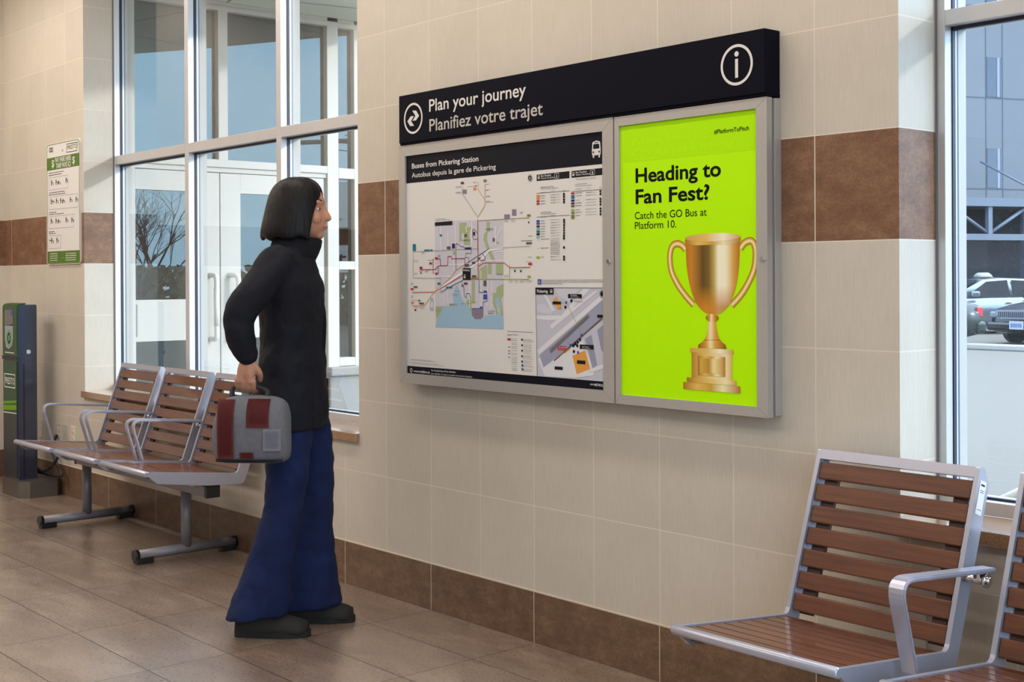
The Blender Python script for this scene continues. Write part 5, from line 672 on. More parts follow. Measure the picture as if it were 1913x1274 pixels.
G_PLQ = gold('gold_plaque', 0, [(0, (222, 180, 84)), (.4, (196, 148, 56)), (.6, (250, 232, 168)), (1, (214, 168, 76))])
G_STEP = gold('gold_step', 0, [(0, (170, 112, 34)), (.2, (222, 172, 76)), (.5, (240, 206, 120)), (.8, (252, 240, 190)), (1, (214, 160, 66))])
G_HND = gold('gold_handle', 2, [(0, (170, 116, 40)), (.35, (206, 164, 70)), (.7, (190, 140, 50)), (1, (246, 214, 130))])
bm = BM(); box(bm, -0.122, 0.452, YP, -0.050, 0.918, 1.804); apart('paper', bm, PRINT['lime'])
bm = BM(); flat(bm, [(-0.100, 1.679), (0.438, 1.679), (0.438, 1.788), (-0.100, 1.788)], L_(1)); apart('show_through_band', bm, PRINT['ghostb'])
for s, x, z, cap, w, b, c in AD['texts']:
    bm = BM(); put_text(bm, s, x, z, cap, w, L_(2), b); apart('lettering', bm, PRINT['lime' if c == 'ghost' else c])
def sm2(p, n=5): return [(q[0], q[2]) for q in smooth_path([(x_, 0, z_) for x_, z_ in p], n)]
HG = [mat('print_gold_%s' % k_, c_, .5, spec=.25) for k_, c_ in (('deep', (176, 120, 40)), ('mid', (212, 168, 76)), ('light', (240, 208, 128)), ('sheen', (255, 242, 196)))]
for k in ('handleL', 'handleR'):
    for w_, m_, lv, n_ in ((.0225, HG[0], 2, 'cup_handle'), (.0165, HG[1], 2.4, 'cup_handle_tone'), (.0095, HG[2], 2.7, 'cup_handle_tone'), (.0035, HG[3], 2.9, 'cup_handle_sheen')):
        bm = BM(); flat_line(bm, sm2(AD[k]), w_, L_(lv)); apart(n_, bm, m_)
bm = BM(); flat(bm, sm2(AD['cup'], 6), L_(3)); apart('cup_bowl', bm, G_CUP)
bm = BM(); c, x, z, w, h = AD['rim']; flat(bm, fillet([(x-w/2, z+.004), (x+w/2, z+.004), (x+w/2, z-.010), (x+w*.3, z-.017), (x-w*.3, z-.017), (x-w/2, z-.010)], .006), L_(4)); apart('cup_rim', bm, G_RIM)
bm = BM(); flat_disc(bm, x, z+.006, w/2, .0125, L_(5), 40); apart('cup_lip', bm, G_RIM2)
bm = BM(); flat(bm, AD['stem'], L_(3)); flat(bm, fillet(AD['flare'], .005, 3), L_(3)); apart('cup_stem', bm, G_STEM)
bm = BM(); c, x, z, w, h = AD['knob']; flat_disc(bm, x, z, w/2, h/2, L_(4), 28); apart('cup_knob', bm, G_STEM)
def rect_of(p): xs = [q[0] for q in p]; zs = [q[1] for q in p]; return (sum(sorted(xs)[:2])/2, sum(sorted(xs)[2:])/2, sum(sorted(zs)[:2])/2, sum(sorted(zs)[2:])/2)
for k, n_, m_, lv in (('block', 'plinth_block', G_BLK, 3), ('slab', 'plinth_cap', G_RIM2, 4), ('step1', 'plinth_step', G_STEP, 4), ('step2', 'plinth_step', G_RIM, 5), ('plaque', 'plaque_border', G_RIM, 5), ('plaquein', 'plaque', G_PLQ, 6)):
    x0, x1, z0, z1 = rect_of(AD[k]); bm = BM(); flat(bm, fillet([(x0, z0), (x1, z0), (x1, z1), (x0, z1)], .002), L_(lv)); apart(n_, bm, m_)

# ---- fare instructions sign on the left
fs = empty('fare_sign', (-4.90, 0.0, 1.40), label='tall white and green pay fare here sign on the tiled wall left of the window', cat='sign')
def fpart(n, bm, m): return hpart(n, bm, m, fs)
x0, x1, z0, z1 = -5.155, -4.640, 1.405, 2.149
rr = lambda a, b, c, d, r: fillet([(a, c), (b, c), (b, d), (a, d)], r, 5)
bm = BM(); prism(bm, rr(x0, x1, z0, z1, .03), 'y', -0.010, 0.0); fpart('sign_plate', bm, PRINT['paper'])
YS = -0.0104
bm = BM()
inn = rr(x0+.010, x1-.010, z0+.007, z1-.007, .024); out = rr(x0+.004, x1-.004, z0+.003, z1-.003, .027)
for i in range(len(inn)):
    j = (i+1) % len(inn); flat(bm, [out[i], out[j], inn[j], inn[i]], YS)
fpart('green_border', bm, PRINT['fgreen'])
bz = [p[1] for p in SIGN['band']]
bm = BM(); flat_rect(bm, (x0+x1)/2, (max(bz)+min(bz))/2, x1-x0-.014, max(bz)-min(bz)-.004, YS); fpart('green_band', bm, PRINT['fgreen'])
bz = [p[1] for p in SIGN['foot']]
bm = BM(); flat(bm, fillet([(x0+.008, z0+.008), (x1-.008, z0+.008), (x1-.008, max(bz)), (x0+.008, max(bz))], [.02, .02, 0, 0]), YS); fpart('green_foot', bm, PRINT['fgreen'])
for s, x, z, cap, w, b, c in SIGN['texts']:
    bm = BM(); put_text(bm, s, x, z, cap, w, YS-.0004, b); fpart('lettering', bm, PRINT['fgreen' if c == 'green' else c])
bm = BM()
for c, x, z, w, h in SIGN['logo']: flat_ring(bm, x, z, .0165, .016, .007, YS-.0004, 20)
fpart('operator_logo', bm, PRINT['gogreen'])
bm = BM(); flat_line(bm, SIGN['pbox']+SIGN['pbox'][:1], .004, YS-.0003); fpart('logo_outline', bm, PRINT['ink'])
bm = BM()
for p in SIGN['strips']: flat_line(bm, p+p[:1], .0022, YS)
fpart('picture_strip_outline', bm, PRINT['grey'])
bm = BM()
for c, x, z, w, h in SIGN['figs']:
    h *= .72
    flat_disc(bm, x, z+h*.42, .0055, .0055, YS, 12); flat(bm, [(x-.005, z-h*.5), (x+.003, z-h*.5), (x+.006, z+h*.28), (x-.006, z+h*.30)], YS); flat_line(bm, [(x, z+h*.2), (x+.020, z+h*.02)], .004, YS)
    flat_rect(bm, x+.026, z-h*.2, .008, h*.5, YS)
fpart('picture_figures', bm, PRINT['ink'])
bm = BM()
for c, x, z, w, h in SIGN['rows']: flat_words(bm, x, z, w, .005, YS)
fpart('fine_print', bm, PRINT['ink'])
bm = BM()
for c, x, z, w, h in SIGN['frows']: flat_words(bm, x, z, w, .005, YS-.0004)
fpart('fine_print', bm, PRINT['white'])
bm = BM()
for z in (z1-.052, z0+.035): tube(bm, [(-4.90, -.010, z), (-4.90, -.0125, z)], .006, 12)
fpart('fixing_screw', bm, M_STEEL)

# ---------------------------------------------------------------- fare terminal on its steel plinth
kx0, kx1, ky0, ky1, kz0, kz1 = -5.268, -5.030, -0.240, -0.125, 0.100, 1.160
kb = [(-5.245, -0.262), (-4.972, -0.262), (-4.920, -0.212), (-4.920, -0.045), (-4.960, -0.008), (-5.30, -0.008), (-5.30, -0.215)]
pl = empty('steel_plinth', (-5.1, -0.13, 0), label='low stainless steel plinth under the green fare terminal', cat='plinth')
def plp(n, bm, m): return hpart(n, bm, m, pl)
bm = BM(); prism(bm, kb, 'z', 0.0, 0.094); plp('plinth_skirt', bm, M_PLINTH)
bm = BM(); prism(bm, [(x*0.985-0.0765, y*0.97-.004) for x, y in kb], 'z', 0.094, 0.100); plp('plinth_top', bm, M_PLINTH)
M_KNAVY = mat('navy_terminal_shell', (46, 53, 76), 0.2, 0.3, coat=1.0)
M_KGREEN = mat('green_terminal_face', (14, 66, 24), 0.4, coat=0.1)
M_KDARK = mat('charcoal_terminal_face', (44, 44, 48), 0.4)
kt = empty('fare_terminal', (-5.149, -0.18, 0.100), label='slim green and navy card fare terminal standing on steel plinth by left corner', cat='fare machine')
def kp(n, bm, m): return hpart(n, bm, m, kt)
prof = fillet([(ky0, kz0), (ky1, kz0), (ky1, kz1), (ky0, kz1)], [0, 0, .012, .055], 7)
bm = BM(); prism(bm, prof, 'x', kx0, kx1); kp('shell', bm, M_KNAVY)
prof2 = fillet([(ky0-.006, 0.852), (ky0+.004, 0.852), (ky0+.004, kz1-.03), (ky0+.05, kz1+.004), (ky0+.05, kz1+.010), (ky0-.006, kz1+.004)], [0, 0, .02, 0, 0, .052], 7)
bm = BM(); prism(bm, prof2, 'x', kx0-.003, kx1-.004); kp('upper_face', bm, M_KGREEN)
bm = BM(); box(bm, kx0-.004, kx1+.002, ky0-.011, ky0+.012, 0.822, 0.848, .003); kp('belt_moulding', bm, M_BLACKPL)
bm = BM(); box(bm, kx0, kx1-.012, ky0-.005, ky0, 0.50, 0.818); kp('lower_green_panel', bm, M_KGREEN)
bm = BM(); box(bm, kx0, kx1-.012, ky0-.005, ky0, kz0+.01, 0.50); kp('lower_dark_panel', bm, M_KDARK)
bm = BM(); box(bm, kx1, kx1+.005, ky0+.002, ky0+.030, kz0+.02, 0.82); kp('corner_strip', bm, M_KNAVY)
bm = BM(); box(bm, kx1, kx1+.003, ky0+.033, ky0+.038, kz0+.02, 0.80); kp('door_seam', bm, M_BLACKPL)
bm = BM(); tube(bm, [(kx1, ky0+.062, 0.874), (kx1+.008, ky0+.062, 0.874)], .013, 18); kp('door_lock', bm, M_CHROME)
YK1 = ky0-.0064; 
bm = BM(); flat(bm, fillet([(kx0+.035, 1.032), (kx1-.062, 1.032), (kx1-.062, 1.128), (kx0+.035, 1.128)], .004), YK1-.0003)
kp('screen', bm, mat('dark_screen', (86, 84, 84), 0.15, coat=0.6))
bm = BM(); flat_rect(bm, kx1-.085, 1.110, .040, .030, YK1-.0006); kp('screen_blue_field', bm, mat('screen_blue', (60, 66, 170), 0.3))
rd = K_READER = KIOSK['reader']
bm = BM(); flat(bm, fillet(rd, .012, 4), YK1-.0003); kp('card_reader', bm, mat('grey_reader_plate', (150, 160, 166), 0.4))
c, x, z, w, h = KIOSK['ring']
bm = BM(); flat_ring(bm, x, z, .038, .044, .006, YK1-.0009); flat_line(bm, [(x-.014, z-.014), (x+.014, z-.004), (x-.010, z+.006), (x+.014, z+.016)], .006, YK1-.0009); kp('tap_symbol', bm, mat('reader_pale_green', (170, 200, 150), 0.4))
bm = BM(); flat_disc(bm, x, z, .042, .048, YK1-.0006, 28); kp('tap_disc', bm, PRINT['kgreen'])
c, x, z, w, h = KIOSK['row']; bm = BM(); flat_rect(bm, x, z, w, .006, YK1-.0006); kp('fine_print', bm, PRINT['white'])
YK2 = ky0-.0055
bm = BM(); bxs = [q[0] for q in KIOSK['box']]; q0, q1 = min(bxs), max(bxs); z_a, z_b = .655, .735; flat_line(bm, [(q0, z_a), (q1, z_a), (q1, z_b), (q0, z_b), (q0, z_a)], .006, YK2-.0003); kp('logo_outline', bm, PRINT['white'])
for s, x, z, cap, w, b, c in KIOSK['texts']:
    bm = BM(); put_text(bm, s, x, .675, .040, w, YK2-.0003, b); kp('lettering', bm, PRINT[c])
for z_a, z_b, h_ in ((.548, .566, .016), (.510, .524, .030)):
    bm = BM(); flat(bm, [(kx0, z_a), (kx1-.013, z_b), (kx1-.013, z_b+h_), (kx0, z_a+h_)], YK2-.0003); kp('lime_stripe', bm, PRINT['klime'])
bm = BM(); flat_line(bm, [(kx0, .497), (kx1-.013, .503)], .006, YK2-.0006); kp('white_stripe', bm, PRINT['white'])
# black cables looping from the wall to the terminal
M_CABLE = mat('black_cable_conduit', (22, 22, 26), 0.5)
def cable(pts, r, label):
    bm = BM(); tube(bm, smooth_path(pts), r, 10); o = finish('cable', bm, M_CABLE); tag(o, label, 'cable', 'black cables behind the fare terminal')
cable([(-5.005, -.012, .36), (-5.005, -.04, .30), (-4.95, -.05, .22), (-4.86, -.05, .155), (-4.84, -.055, .128), (-4.95, -.065, .120), (-5.06, -.08, .125), (-5.12, -.115, .135)], .0095, 'black cable dropping from the outlet and looping low into the fare terminal')
cable([(-4.86, -.012, .33), (-4.85, -.05, .27), (-4.90, -.085, .19), (-4.98, -.10, .15), (-5.06, -.105, .150), (-5.10, -.115, .16)], .0095, 'black cable curving diagonally from the wall to the terminal foot')
# outlets
M_IVORY = mat('ivory_plastic', (222, 214, 190), 0.4); M_OUT = mat('dark_socket', (60, 58, 56), 0.5)
def outlet(x, z, w, h, label, kindm, sock=True):
    t = empty('wall_outlet', (x, 0, z), label=label, cat='outlet', group=None)
    bm = BM(); box(bm, x-w/2, x+w/2, -.006, 0, z-h/2, z+h/2, .002); hpart('cover_plate', bm, kindm, t)
    if sock:
        for dz in (-.02, .02):
            bm = BM(); tube(bm, [(x, -.006, z+dz), (x, -.0085, z+dz)], .0145, 18); s = hpart('socket', bm, M_IVORY, t)
            bm = BM(); box(bm, x-.007, x-.005, -.0092, -.0085, z+dz-.004, z+dz+.005); box(bm, x+.005, x+.007, -.0092, -.0085, z+dz-.004, z+dz+.005); o = finish('socket_slots', bm, M_OUT); o.parent = s; bmesh_off = Vector(t.location); 
            for v in o.data.vertices: v.co -= bmesh_off
    else:
        bm = BM(); tube(bm, [(x, -.006, z), (x, -.0075, z)], .004, 10); hpart('cover_screw', bm, M_CHROME, t)
    return t
outlet(-5.300, .372, .062, .115, 'grey blank wall plate beside the fare terminal, left of the outlets', M_PLATE, False)
outlet(-5.005, .374, .070, .115, 'steel wall outlet above the black cables, left of the pair of plates', M_PLATE, True)
outlet(-4.900, .372, .070, .115, 'middle steel wall plate between two outlets behind the left bench', M_PLATE, False)
outlet(-4.775, .372, .070, .115, 'pale outlet plate nearest the left bench seat', M_IVORY, True)
outlet(0.905, .352, .120, .115, 'double steel outlet plate low on the wall behind the right bench seat', M_PLATE, True)
# ---------------------------------------------------------------- benches
def bench(label, xs, sw, yf, zf, arms, beam, legs, sticker=None):
    root = empty('bench', ((xs[0]+xs[-1]+sw)/2, yf+.33, 0), label=label, cat='bench', group='slatted seating rows along the wall')
    def part(n, bm, m, parent=None):
        bmesh.ops.translate(bm, vec=-Vector(root.location), verts=bm.verts[:])
        return finish(n, bm, m, parent or root)
    S = lambda s, z: (yf+s, zf+z)
    th = .013
    A = Vector((.45, -.043)); Bk = Vector((.602, .388)); d = (Bk-A).normalized(); nrm = Vector((d.y, -d.x))   # back direction, normal pointing behind
    Ln = (Bk-A).length
    for x0 in xs:
        x1 = x0+sw
        # side frames
        prof = [(0.0, .004), (.45, -.043), (Bk.x, Bk.y)]
        outer = [(Bk.x+.022, Bk.y-.004), (Bk.x+nrm.x*.050-.006, Bk.y+nrm.y*.05-.035), (A.x+nrm.x*.050+d.x*-.045, A.y-.052), (.30, -.085), (.055, -.052), (.012, -.016)]
        pts = prof+outer
        pts = fillet(pts, [0, .022, .006, .004, .010, .030, .05, .012, .004], 5)
        for a in (x0, x1-th):
            bm = BM(); prism(bm, [S(*p) for p in pts], 'x', a, a+th); part('side_frame', bm, M_SILVER)
        q = [Bk-d*.027, Bk, Bk+nrm*.014, Bk-d*.027+nrm*.014]
        bm = BM(); prism(bm, [S(*p) for p in q], 'x', x0+th, x1-th); part('top_rail', bm, M_SILVER)
        for a in (x0+th, x1-th-.014):
            q = [A+d*.03+nrm*.022, A+d*(Ln-.01)+nrm*.022, A+d*(Ln-.01)+nrm*.026, A+d*.03+nrm*.026]
            bm = BM(); prism(bm, [S(*p) for p in q], 'x', a, a+.014); part('mounting_strip', bm, M_SILVER)
        bm = BM(); tube(bm, [(x0-.001, yf+.006, zf-.006), (x0+.003, yf+.006, zf-.006), (x1-.003, yf+.006, zf-.006), (x1+.001, yf+.006, zf-.006)], [.010, .0130, .0130, .010], 16); part('front_tube', bm, M_SILVER)
        # back slats
        bm = BM()
        for k in range(7):
            t0 = .014+k*.0603; t1 = t0+.0470
            q = fillet([A+d*t0+nrm*.006, A+d*t1+nrm*.006, A+d*t1+nrm*.021, A+d*t0+nrm*.021], [.004, .004, .002, .002], 3)
            prism(bm, [S(*p) for p in q], 'x', x0+th+.005, x1-th-.005)
        part('back_slats', bm, M_WOOD)
        for a in (x0+.030, x1-.030-.040):
            q = [A+d*.01+nrm*.0215, A+d*(Ln-.045)+nrm*.0215, A+d*(Ln-.045)+nrm*.033, A+d*.01+nrm*.033]
            bm = BM(); prism(bm, [S(*p) for p in q], 'x', a, a+.040); part('back_batten', bm, M_BATTEN)
        # seat slats
        e = (A-Vector((0, .004))).normalized(); en = Vector((e.y, -e.x)); Ls = .45
        bm = BM()
        for k in range(8):
            t0 = .020+k*.0535; t1 = t0+.0460
            o = Vector((0, .004))
            q = fillet([o+e*t0+en*.003, o+e*t1+en*.003, o+e*t1+en*.018, o+e*t0+en*.018], [.0012, .0012, .0005, .0005], 2)
            prism(bm, [S(*p) for p in q], 'x', x0+th+.003, x1-th-.003)
        part('seat_slats', bm, M_WOOD)
        for a in (x0+.035, x1-.075):
            q = [Vector((.03, -.017))+Vector((0, 0)), Vector((.44, -.058)), Vector((.44, -.072)), Vector((.03, -.031))]
            bm = BM(); prism(bm, [S(*p) for p in q], 'x', a, a+.04); part('seat_batten', bm, M_BATTEN)
        for a in (x0+.06, x1-.10):
            bm = BM(); box(bm, a, a+.04, yf+.255, yf+.405, .362, zf-.065, .004); part('mounting_bracket', bm, M_SILVER)
    for xc, w, twin, bolt in arms:
        ctr = fillet([(.215, -.035), (.150, .185), (.560, .148)], [0, .040, 0], 8, closed=False)
        L, R = strip(ctr, .011)
        loop = [tuple(v) for v in L]+[tuple(v) for v in R[::-1]]
        for dx in ((-.036, .036) if twin else (0,)):
            bm = BM(); prism(bm, [S(*p) for p in loop], 'x', xc+dx-w/2, xc+dx+w/2)
            bmesh.ops.bevel(bm, geom=[e_ for e_ in bm.edges if abs((e_.verts[0].co-e_.verts[1].co).x) < 1e-6], offset=.003, segments=2, affect='EDGES', clamp_overlap=True)
            ar = part('armrest', bm, M_SILVER)
        y, z = S(.520, .128)
        bm = BM(); tube(bm, [(xc-bolt, y, z), (xc+.012, y, z)], .012, 16); tube(bm, [(xc+.012, y, z), (xc+.020, y, z)], .018, 16); tube(bm, [(xc+.020, y, z), (xc+.027, y, z)], .009, 12)
        box(bm, xc-.003, xc+.006, y-.012, y+.012, z, z+.022)
        part('armrest_bolt', bm, M_CHROME)
    bm = BM(); box(bm, beam[0], beam[1], yf+.300, yf+.365, .312, .364, .006); part('beam', bm, M_LEG)
    bm = BM(); box(bm, beam[0]-.006, beam[0]+.02, yf+.298, yf+.367, .310, .366, .003); part('beam_end_cap', bm, M_BLACKPL)
    bm = BM(); box(bm, beam[1]-.02, beam[1]+.006, yf+.298, yf+.367, .310, .366, .003); part('beam_end_cap', bm, M_BLACKPL)
    for xl in legs:
        yc = yf+.332
        bm = BM(); tube(bm, [(xl, yc, .048), (xl, yc, .316)], .0245, 20); tube(bm, [(xl, yf+.085, .040), (xl, yf+.575, .040)], .0235, 18); lg_ = part('leg', bm, M_LEG)
        for a, b, c, e_ in ((yf+.070, yf+.09, yf+.075, yf+.16), (yf+.570, yf+.590, yf+.505, yf+.585)):
            bm = BM(); tube(bm, [(xl, a, .040), (xl, b, .040)], .0255, 18); box(bm, xl-.022, xl+.022, min(c, e_), max(c, e_), 0.0, .030, .004); o = part('foot_cap', bm, M_BLACKPL); o.parent = lg_
    if sticker:
        x1 = xs[0]+sw
        bm = BM()
        c0 = A+d*(Ln-.115)+nrm*.026
        for tt in ((c0, .085, .030),):
            p, h, w = tt
            q = [p-d*0-nrm*w/2, p-d*0+nrm*w/2, p+d*h+nrm*w/2, p+d*h-nrm*w/2]
            vs = [bm.verts.new((x1+.0006, *S(*v))) for v in q]; bm.faces.new(vs)
        bmesh.ops.recalc_face_normals(bm, faces=bm.faces[:]); stc = part('sticker', bm, PRINT['white']); stc['label'] = 'white paper sticker'
        bm = BM()
        for tt, ww, hh in ((.072, .018, .0045), (.060, .020, .0012), (.055, .016, .0012), (.012, .020, .0012)):
            p = c0+d*tt
            q = [p-nrm*ww/2, p+nrm*ww/2, p+nrm*ww/2+d*hh, p-nrm*ww/2+d*hh]
            bm.faces.new([bm.verts.new((x1+.0010, *S(*v))) for v in q])
        bmesh.ops.recalc_face_normals(bm, faces=bm.faces[:]); o = part('sticker_print', bm, PRINT['ink']); o.parent = stc
    return root
bench('silver and brown slatted bench of three seats under the left window', [-4.095, -3.545, -2.990], .487, -.598, .456,
      [(-4.110, .020, False, 0.0), (-3.577, .020, True, .012), (-3.025, .020, True, .012)], (-4.03, -2.52), [-3.945, -2.785])
bench('silver and brown slatted bench in the right foreground by the right window', [.690, 1.283, 1.876], .487, -.702, .440,
      [(1.222, .042, False, .045), (1.815, .042, False, .045)], (.70, 2.32), [1.05, 2.05], sticker=True)

# ---------------------------------------------------------------- outside: ground, entrance storefront, canopy
bm = BM(); box(bm, -70, 70, WT, 110, -.32, -.20); box(bm, -70, XL-.3, -60, WT, -.32, -.20); box(bm, XR+.3, 70, -60, WT, -.32, -.20)
finish('parking_ground', bm, [M_ASPH], kind='structure')
bm = BM(); box(bm, -9, 8, WT, 4.2, -.20, -.02); finish('sidewalk', bm, [M_CONC], kind='structure')
bm = BM(); box(bm, -30, 12, 21.4, 21.7, -.20, -.08, .03); finish('street_kerb', bm, [M_CONC], kind='structure')
XS = -4.70
st = empty('entrance_storefront', (XS, 1.0, -.02), kind='structure')
def sp_(n, bm, m, par=None):
    root = par or st
    base = st.location
    bmesh.ops.translate(bm, vec=-Vector(base), verts=bm.verts[:]); return finish(n, bm, m, root)
FX0, FX1 = XS-.11, XS
def member(n, y0, y1, z0, z1, x0=FX0, x1=FX1, b=.003): 
    bm = BM(); box(bm, x0, x1, y0, y1, z0, z1, b); return sp_(n, bm, M_WHITEALU)
member('post', .300, .364, -.02, 3.10); member('post', .932, 1.000, 2.078, 3.045); member('post', 1.755, 1.845, -.02, 3.10); member('post', 1.975, 2.040, -.02, 3.10)
member('header', .30, 2.04, 3.040, 3.072, FX0, FX1+.004); member('header', .30, 2.04, 3.072, 3.100)
member('transom_bar', .364, 1.755, 2.030, 2.080); member('door_head', .364, 1.755, 1.998, 2.030, FX0, FX1-.015)
member('transom_bar', 1.845, 1.975, 2.000, 2.072)
member('sidelite_rail', 1.845, 1.975, 1.372, 1.429); member('sidelite_rail', 1.845, 1.975, .706, .764)
def spane(y0, y1, z0, z1, par=None, x=XS-.045):
    bm = BM(); box(bm, x-.004, x, y0, y1, z0, z1); return sp_('pane', bm, M_GLASS_TINT, par)
spane(.364, .932, 2.080, 3.040); spane(1.0, 1.755, 2.080, 3.040); spane(1.845, 1.975, 2.072, 3.040); spane(1.845, 1.975, 1.429, 2.000); spane(1.845, 1.975, .764, 1.372)
def leaf(name, y0, y1, gy0, gy1, handle_y, bend, lock=None):
    root = empty(name, (XS, (y0+y1)/2, 0), kind='structure')
    def p(n, bm, m, par=None):
        bmesh.ops.translate(bm, vec=-Vector(root.location), verts=bm.verts[:]); return finish(n, bm, m, par or root)
    x0, x1 = XS-.065, XS-.018
    bm = BM()
    box(bm, x0, x1, y0, gy0, 0.0, 1.994, .002); box(bm, x0, x1, gy1, y1, 0.0, 1.994, .002)
    box(bm, x0, x1, gy0, gy1, 1.868, 1.994); box(bm, x0, x1, gy0, gy1, .925, 1.183); box(bm, x0, x1, gy0, gy1, 0.0, .22)
    p('door_frame', bm, M_WHITEALU)
    for z0, z1 in ((.22, .925), (1.183, 1.868)):
        bm = BM(); box(bm, XS-.045, XS-.041, gy0, gy1, z0, z1); p('pane', bm, M_GLASS_TINT)
    pts = [(x1, handle_y, .94)] + [tuple(q) for q in []]
    pro = .075
    path = fillet([(x1-.002, .925), (x1+pro, .925), (x1+pro, 1.335), (x1-.002, 1.335)], [0, .045, .045, 0], 6, closed=False)
    bm = BM(); tube(bm, [(q[0], handle_y+bend*(q[0]-x1)/pro, q[1]) for q in path], .0165, 14); p('pull_handle', bm, mat('satin_handle_metal', (226, 226, 224), .35, .15))
    bm = BM(); tube(bm, [(x1+pro, handle_y+bend, 1.01), (x1+pro, handle_y+bend, 1.25)], .0180, 14); p('handle_grip', bm, mat('pale_grip', (222, 222, 218), 0.6))
    if lock is not None:
        bm = BM(); tube(bm, [(x1, lock, 1.065), (x1+.012, lock, 1.065)], .019, 20); p('lock_cylinder', bm, M_STEEL)
    return root
leaf('door_1', .366, .945, .372, .800, .872, .010)
d2 = leaf('door_2', .951, 1.735, 1.097, 1.630, 1.010, .028, lock=.990)
bm = BM(); box(bm, XS-.04, XS-.0385, 1.10, 1.145, 1.195, 1.265); o = finish('door_sticker', bm, mat('pale_teal_sticker', (150, 205, 205), 0.5)); 
for v in o.data.vertices: v.co -= Vector(d2.location)
o.parent = d2; o['label'] = 'pale teal sticker'
bm = BM(); box(bm, XS-.018, XS-.008, .366, .378, .955, 1.155, .002); o = finish('hinge', bm, M_SEAL)
d1 = bpy.data.objects['door_1']
for v in o.data.vertices: v.co -= Vector(d1.location)
o.parent = d1
# low concrete wall under the sidelite and the room behind the glass
bm = BM(); box(bm, XS-.30, XS+.02, 1.755, 6.0, -.02, .640, .01); box(bm, XS-.30, XS+.05, 1.745, 6.0, .640, .704, .012); finish('low_concrete_wall', bm, [M_CONC], kind='structure')
bm = BM()
box(bm, -8.6, -8.5, .30, 4.2, -.02, 3.1); box(bm, -8.5, XS-.12, 2.1, 2.2, -.02, 3.1); box(bm, -8.6, XS-.12, .30, 2.2, -.06, -.02)
finish('vestibule_shell', bm, [mat('vestibule_reflection_green', (92, 112, 104), 0.8)], kind='structure')  # walls greened to imitate the soffit's green reflection in the glass
# canopy with panel joints
def soffit_mat():
    m = bpy.data.materials.new('cream_soffit_panels'); m.use_nodes = True
    g = NG(m); b = g.n['Principled BSDF']
    pos = g.new('ShaderNodeNewGeometry').outputs['Position']
    rot = g.new('ShaderNodeVectorRotate', rotation_type='Z_AXIS'); g.put(rot.inputs['Vector'], pos); rot.inputs['Angle'].default_value = math.radians(12)
    s_ = g.new('ShaderNodeSeparateXYZ'); g.put(s_.inputs[0], rot.outputs[0])
    ms = [g.math('GREATER_THAN', g.math('ABSOLUTE', g.math('SUBTRACT', g.math('FRACT', g.math('DIVIDE', s_.outputs[i], 1.15)), .5)), .5-.008) for i in (0, 1)]
    g.put(b.inputs['Base Color'], g.mix(g.math('MAXIMUM', ms[0], ms[1]), srgb(224, 226, 212), srgb(120, 122, 110))); b.inputs['Roughness'].default_value = .6
    return m
cn = [(-8.7, .302), (-8.7, 4.3), (-4.75, 2.47), (-4.31, 2.24), (-3.9, 2.03), (-3.14, 1.67), (-2.57, 1.35), (-.6, .302)]
bm = BM(); prism(bm, cn, 'z', 3.100, 3.38); finish('entrance_canopy', bm, [soffit_mat()], kind='structure')
# sloping handrail outside the right window
hr = empty('handrail', (.42, 1.5, -.02), label='pale sloping metal handrail outside the right window', cat='handrail')
bm = BM(); tube(bm, [(.26, 1.46, .40), (.43, 1.5, .50), (.80, 1.6, .70)], .016, 12); hpart('rail', bm, M_WHITEALU, hr)
bm = BM(); tube(bm, [(.43, 1.5, -.02), (.43, 1.5, .50)], .016, 12); hpart('post', bm, M_WHITEALU, hr)
bm = BM(); tube(bm, [(.80, 1.6, -.02), (.80, 1.6, .70)], .016, 12); hpart('post', bm, M_WHITEALU, hr)

# ---------------------------------------------------------------- outside: building, footbridge, cars
FD = Vector((.366, .93, 0)).normalized(); FN = Vector((.93, -.366, 0)).normalized(); FO = Vector((-20.38, 38.92, -.20))
def fac(t, z, out=0.0): return FO+FD*t+FN*out+Vector((0, 0, z))
def obox(bm, t0, t1, o0, o1, z0, z1):
    c = [fac(t, z, o) for t in (t0, t1) for o in (o0, o1) for z in (z0, z1)]
    vs = [bm.verts.new(p) for p in c]
    for f in [(0, 1, 3, 2), (4, 6, 7, 5), (0, 4, 5, 1), (2, 3, 7, 6), (0, 2, 6, 4), (1, 5, 7, 3)]: bm.faces.new([vs[i] for i in f])
    bmesh.ops.recalc_face_normals(bm, faces=bm.faces[:])
bld = empty('office_building', FO, label='pale grey panelled office building far behind the cars', cat='building')
def bp_(n, bm, m, par=None):
    bmesh.ops.translate(bm, vec=-Vector(FO), verts=bm.verts[:]); return finish(n, bm, m, par or bld)
M_PANEL = mat('pale_blue_grey_cladding', (86, 90, 98), 0.6, noise=0.02, nscale=.5)
M_DKWIN = mat('dark_window_glass', (52, 58, 74), 0.08, spec=0.8)
M_CLADJOINT = mat('cladding_joint', (70, 76, 88), 0.8)  # plain darker grey for panel joints, also on the columns
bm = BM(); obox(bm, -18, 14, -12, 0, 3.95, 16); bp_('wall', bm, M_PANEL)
bm = BM(); obox(bm, -18, 14, -12, -2.5, 0, 3.95); bp_('ground_floor', bm, mat('undercroft_shade', (30, 32, 42), 0.8, noise=.1, nscale=.6))  # shade of the open undercroft is put into this block's dark colour
bm = BM()
for k in range(6): obox(bm, -18, 14, 0, .012, 4.52+3.15*k-.02, 4.52+3.15*k+.02); 
bp_('horizontal_joints', bm, M_CLADJOINT)
bm = BM()
for k in range(-7, 8):
    for tt in (-.34+2.1*k, .36+2.1*k): obox(bm, tt-.015, tt+.015, 0, .012, 3.95, 16)
bp_('vertical_joints', bm, M_CLADJOINT)
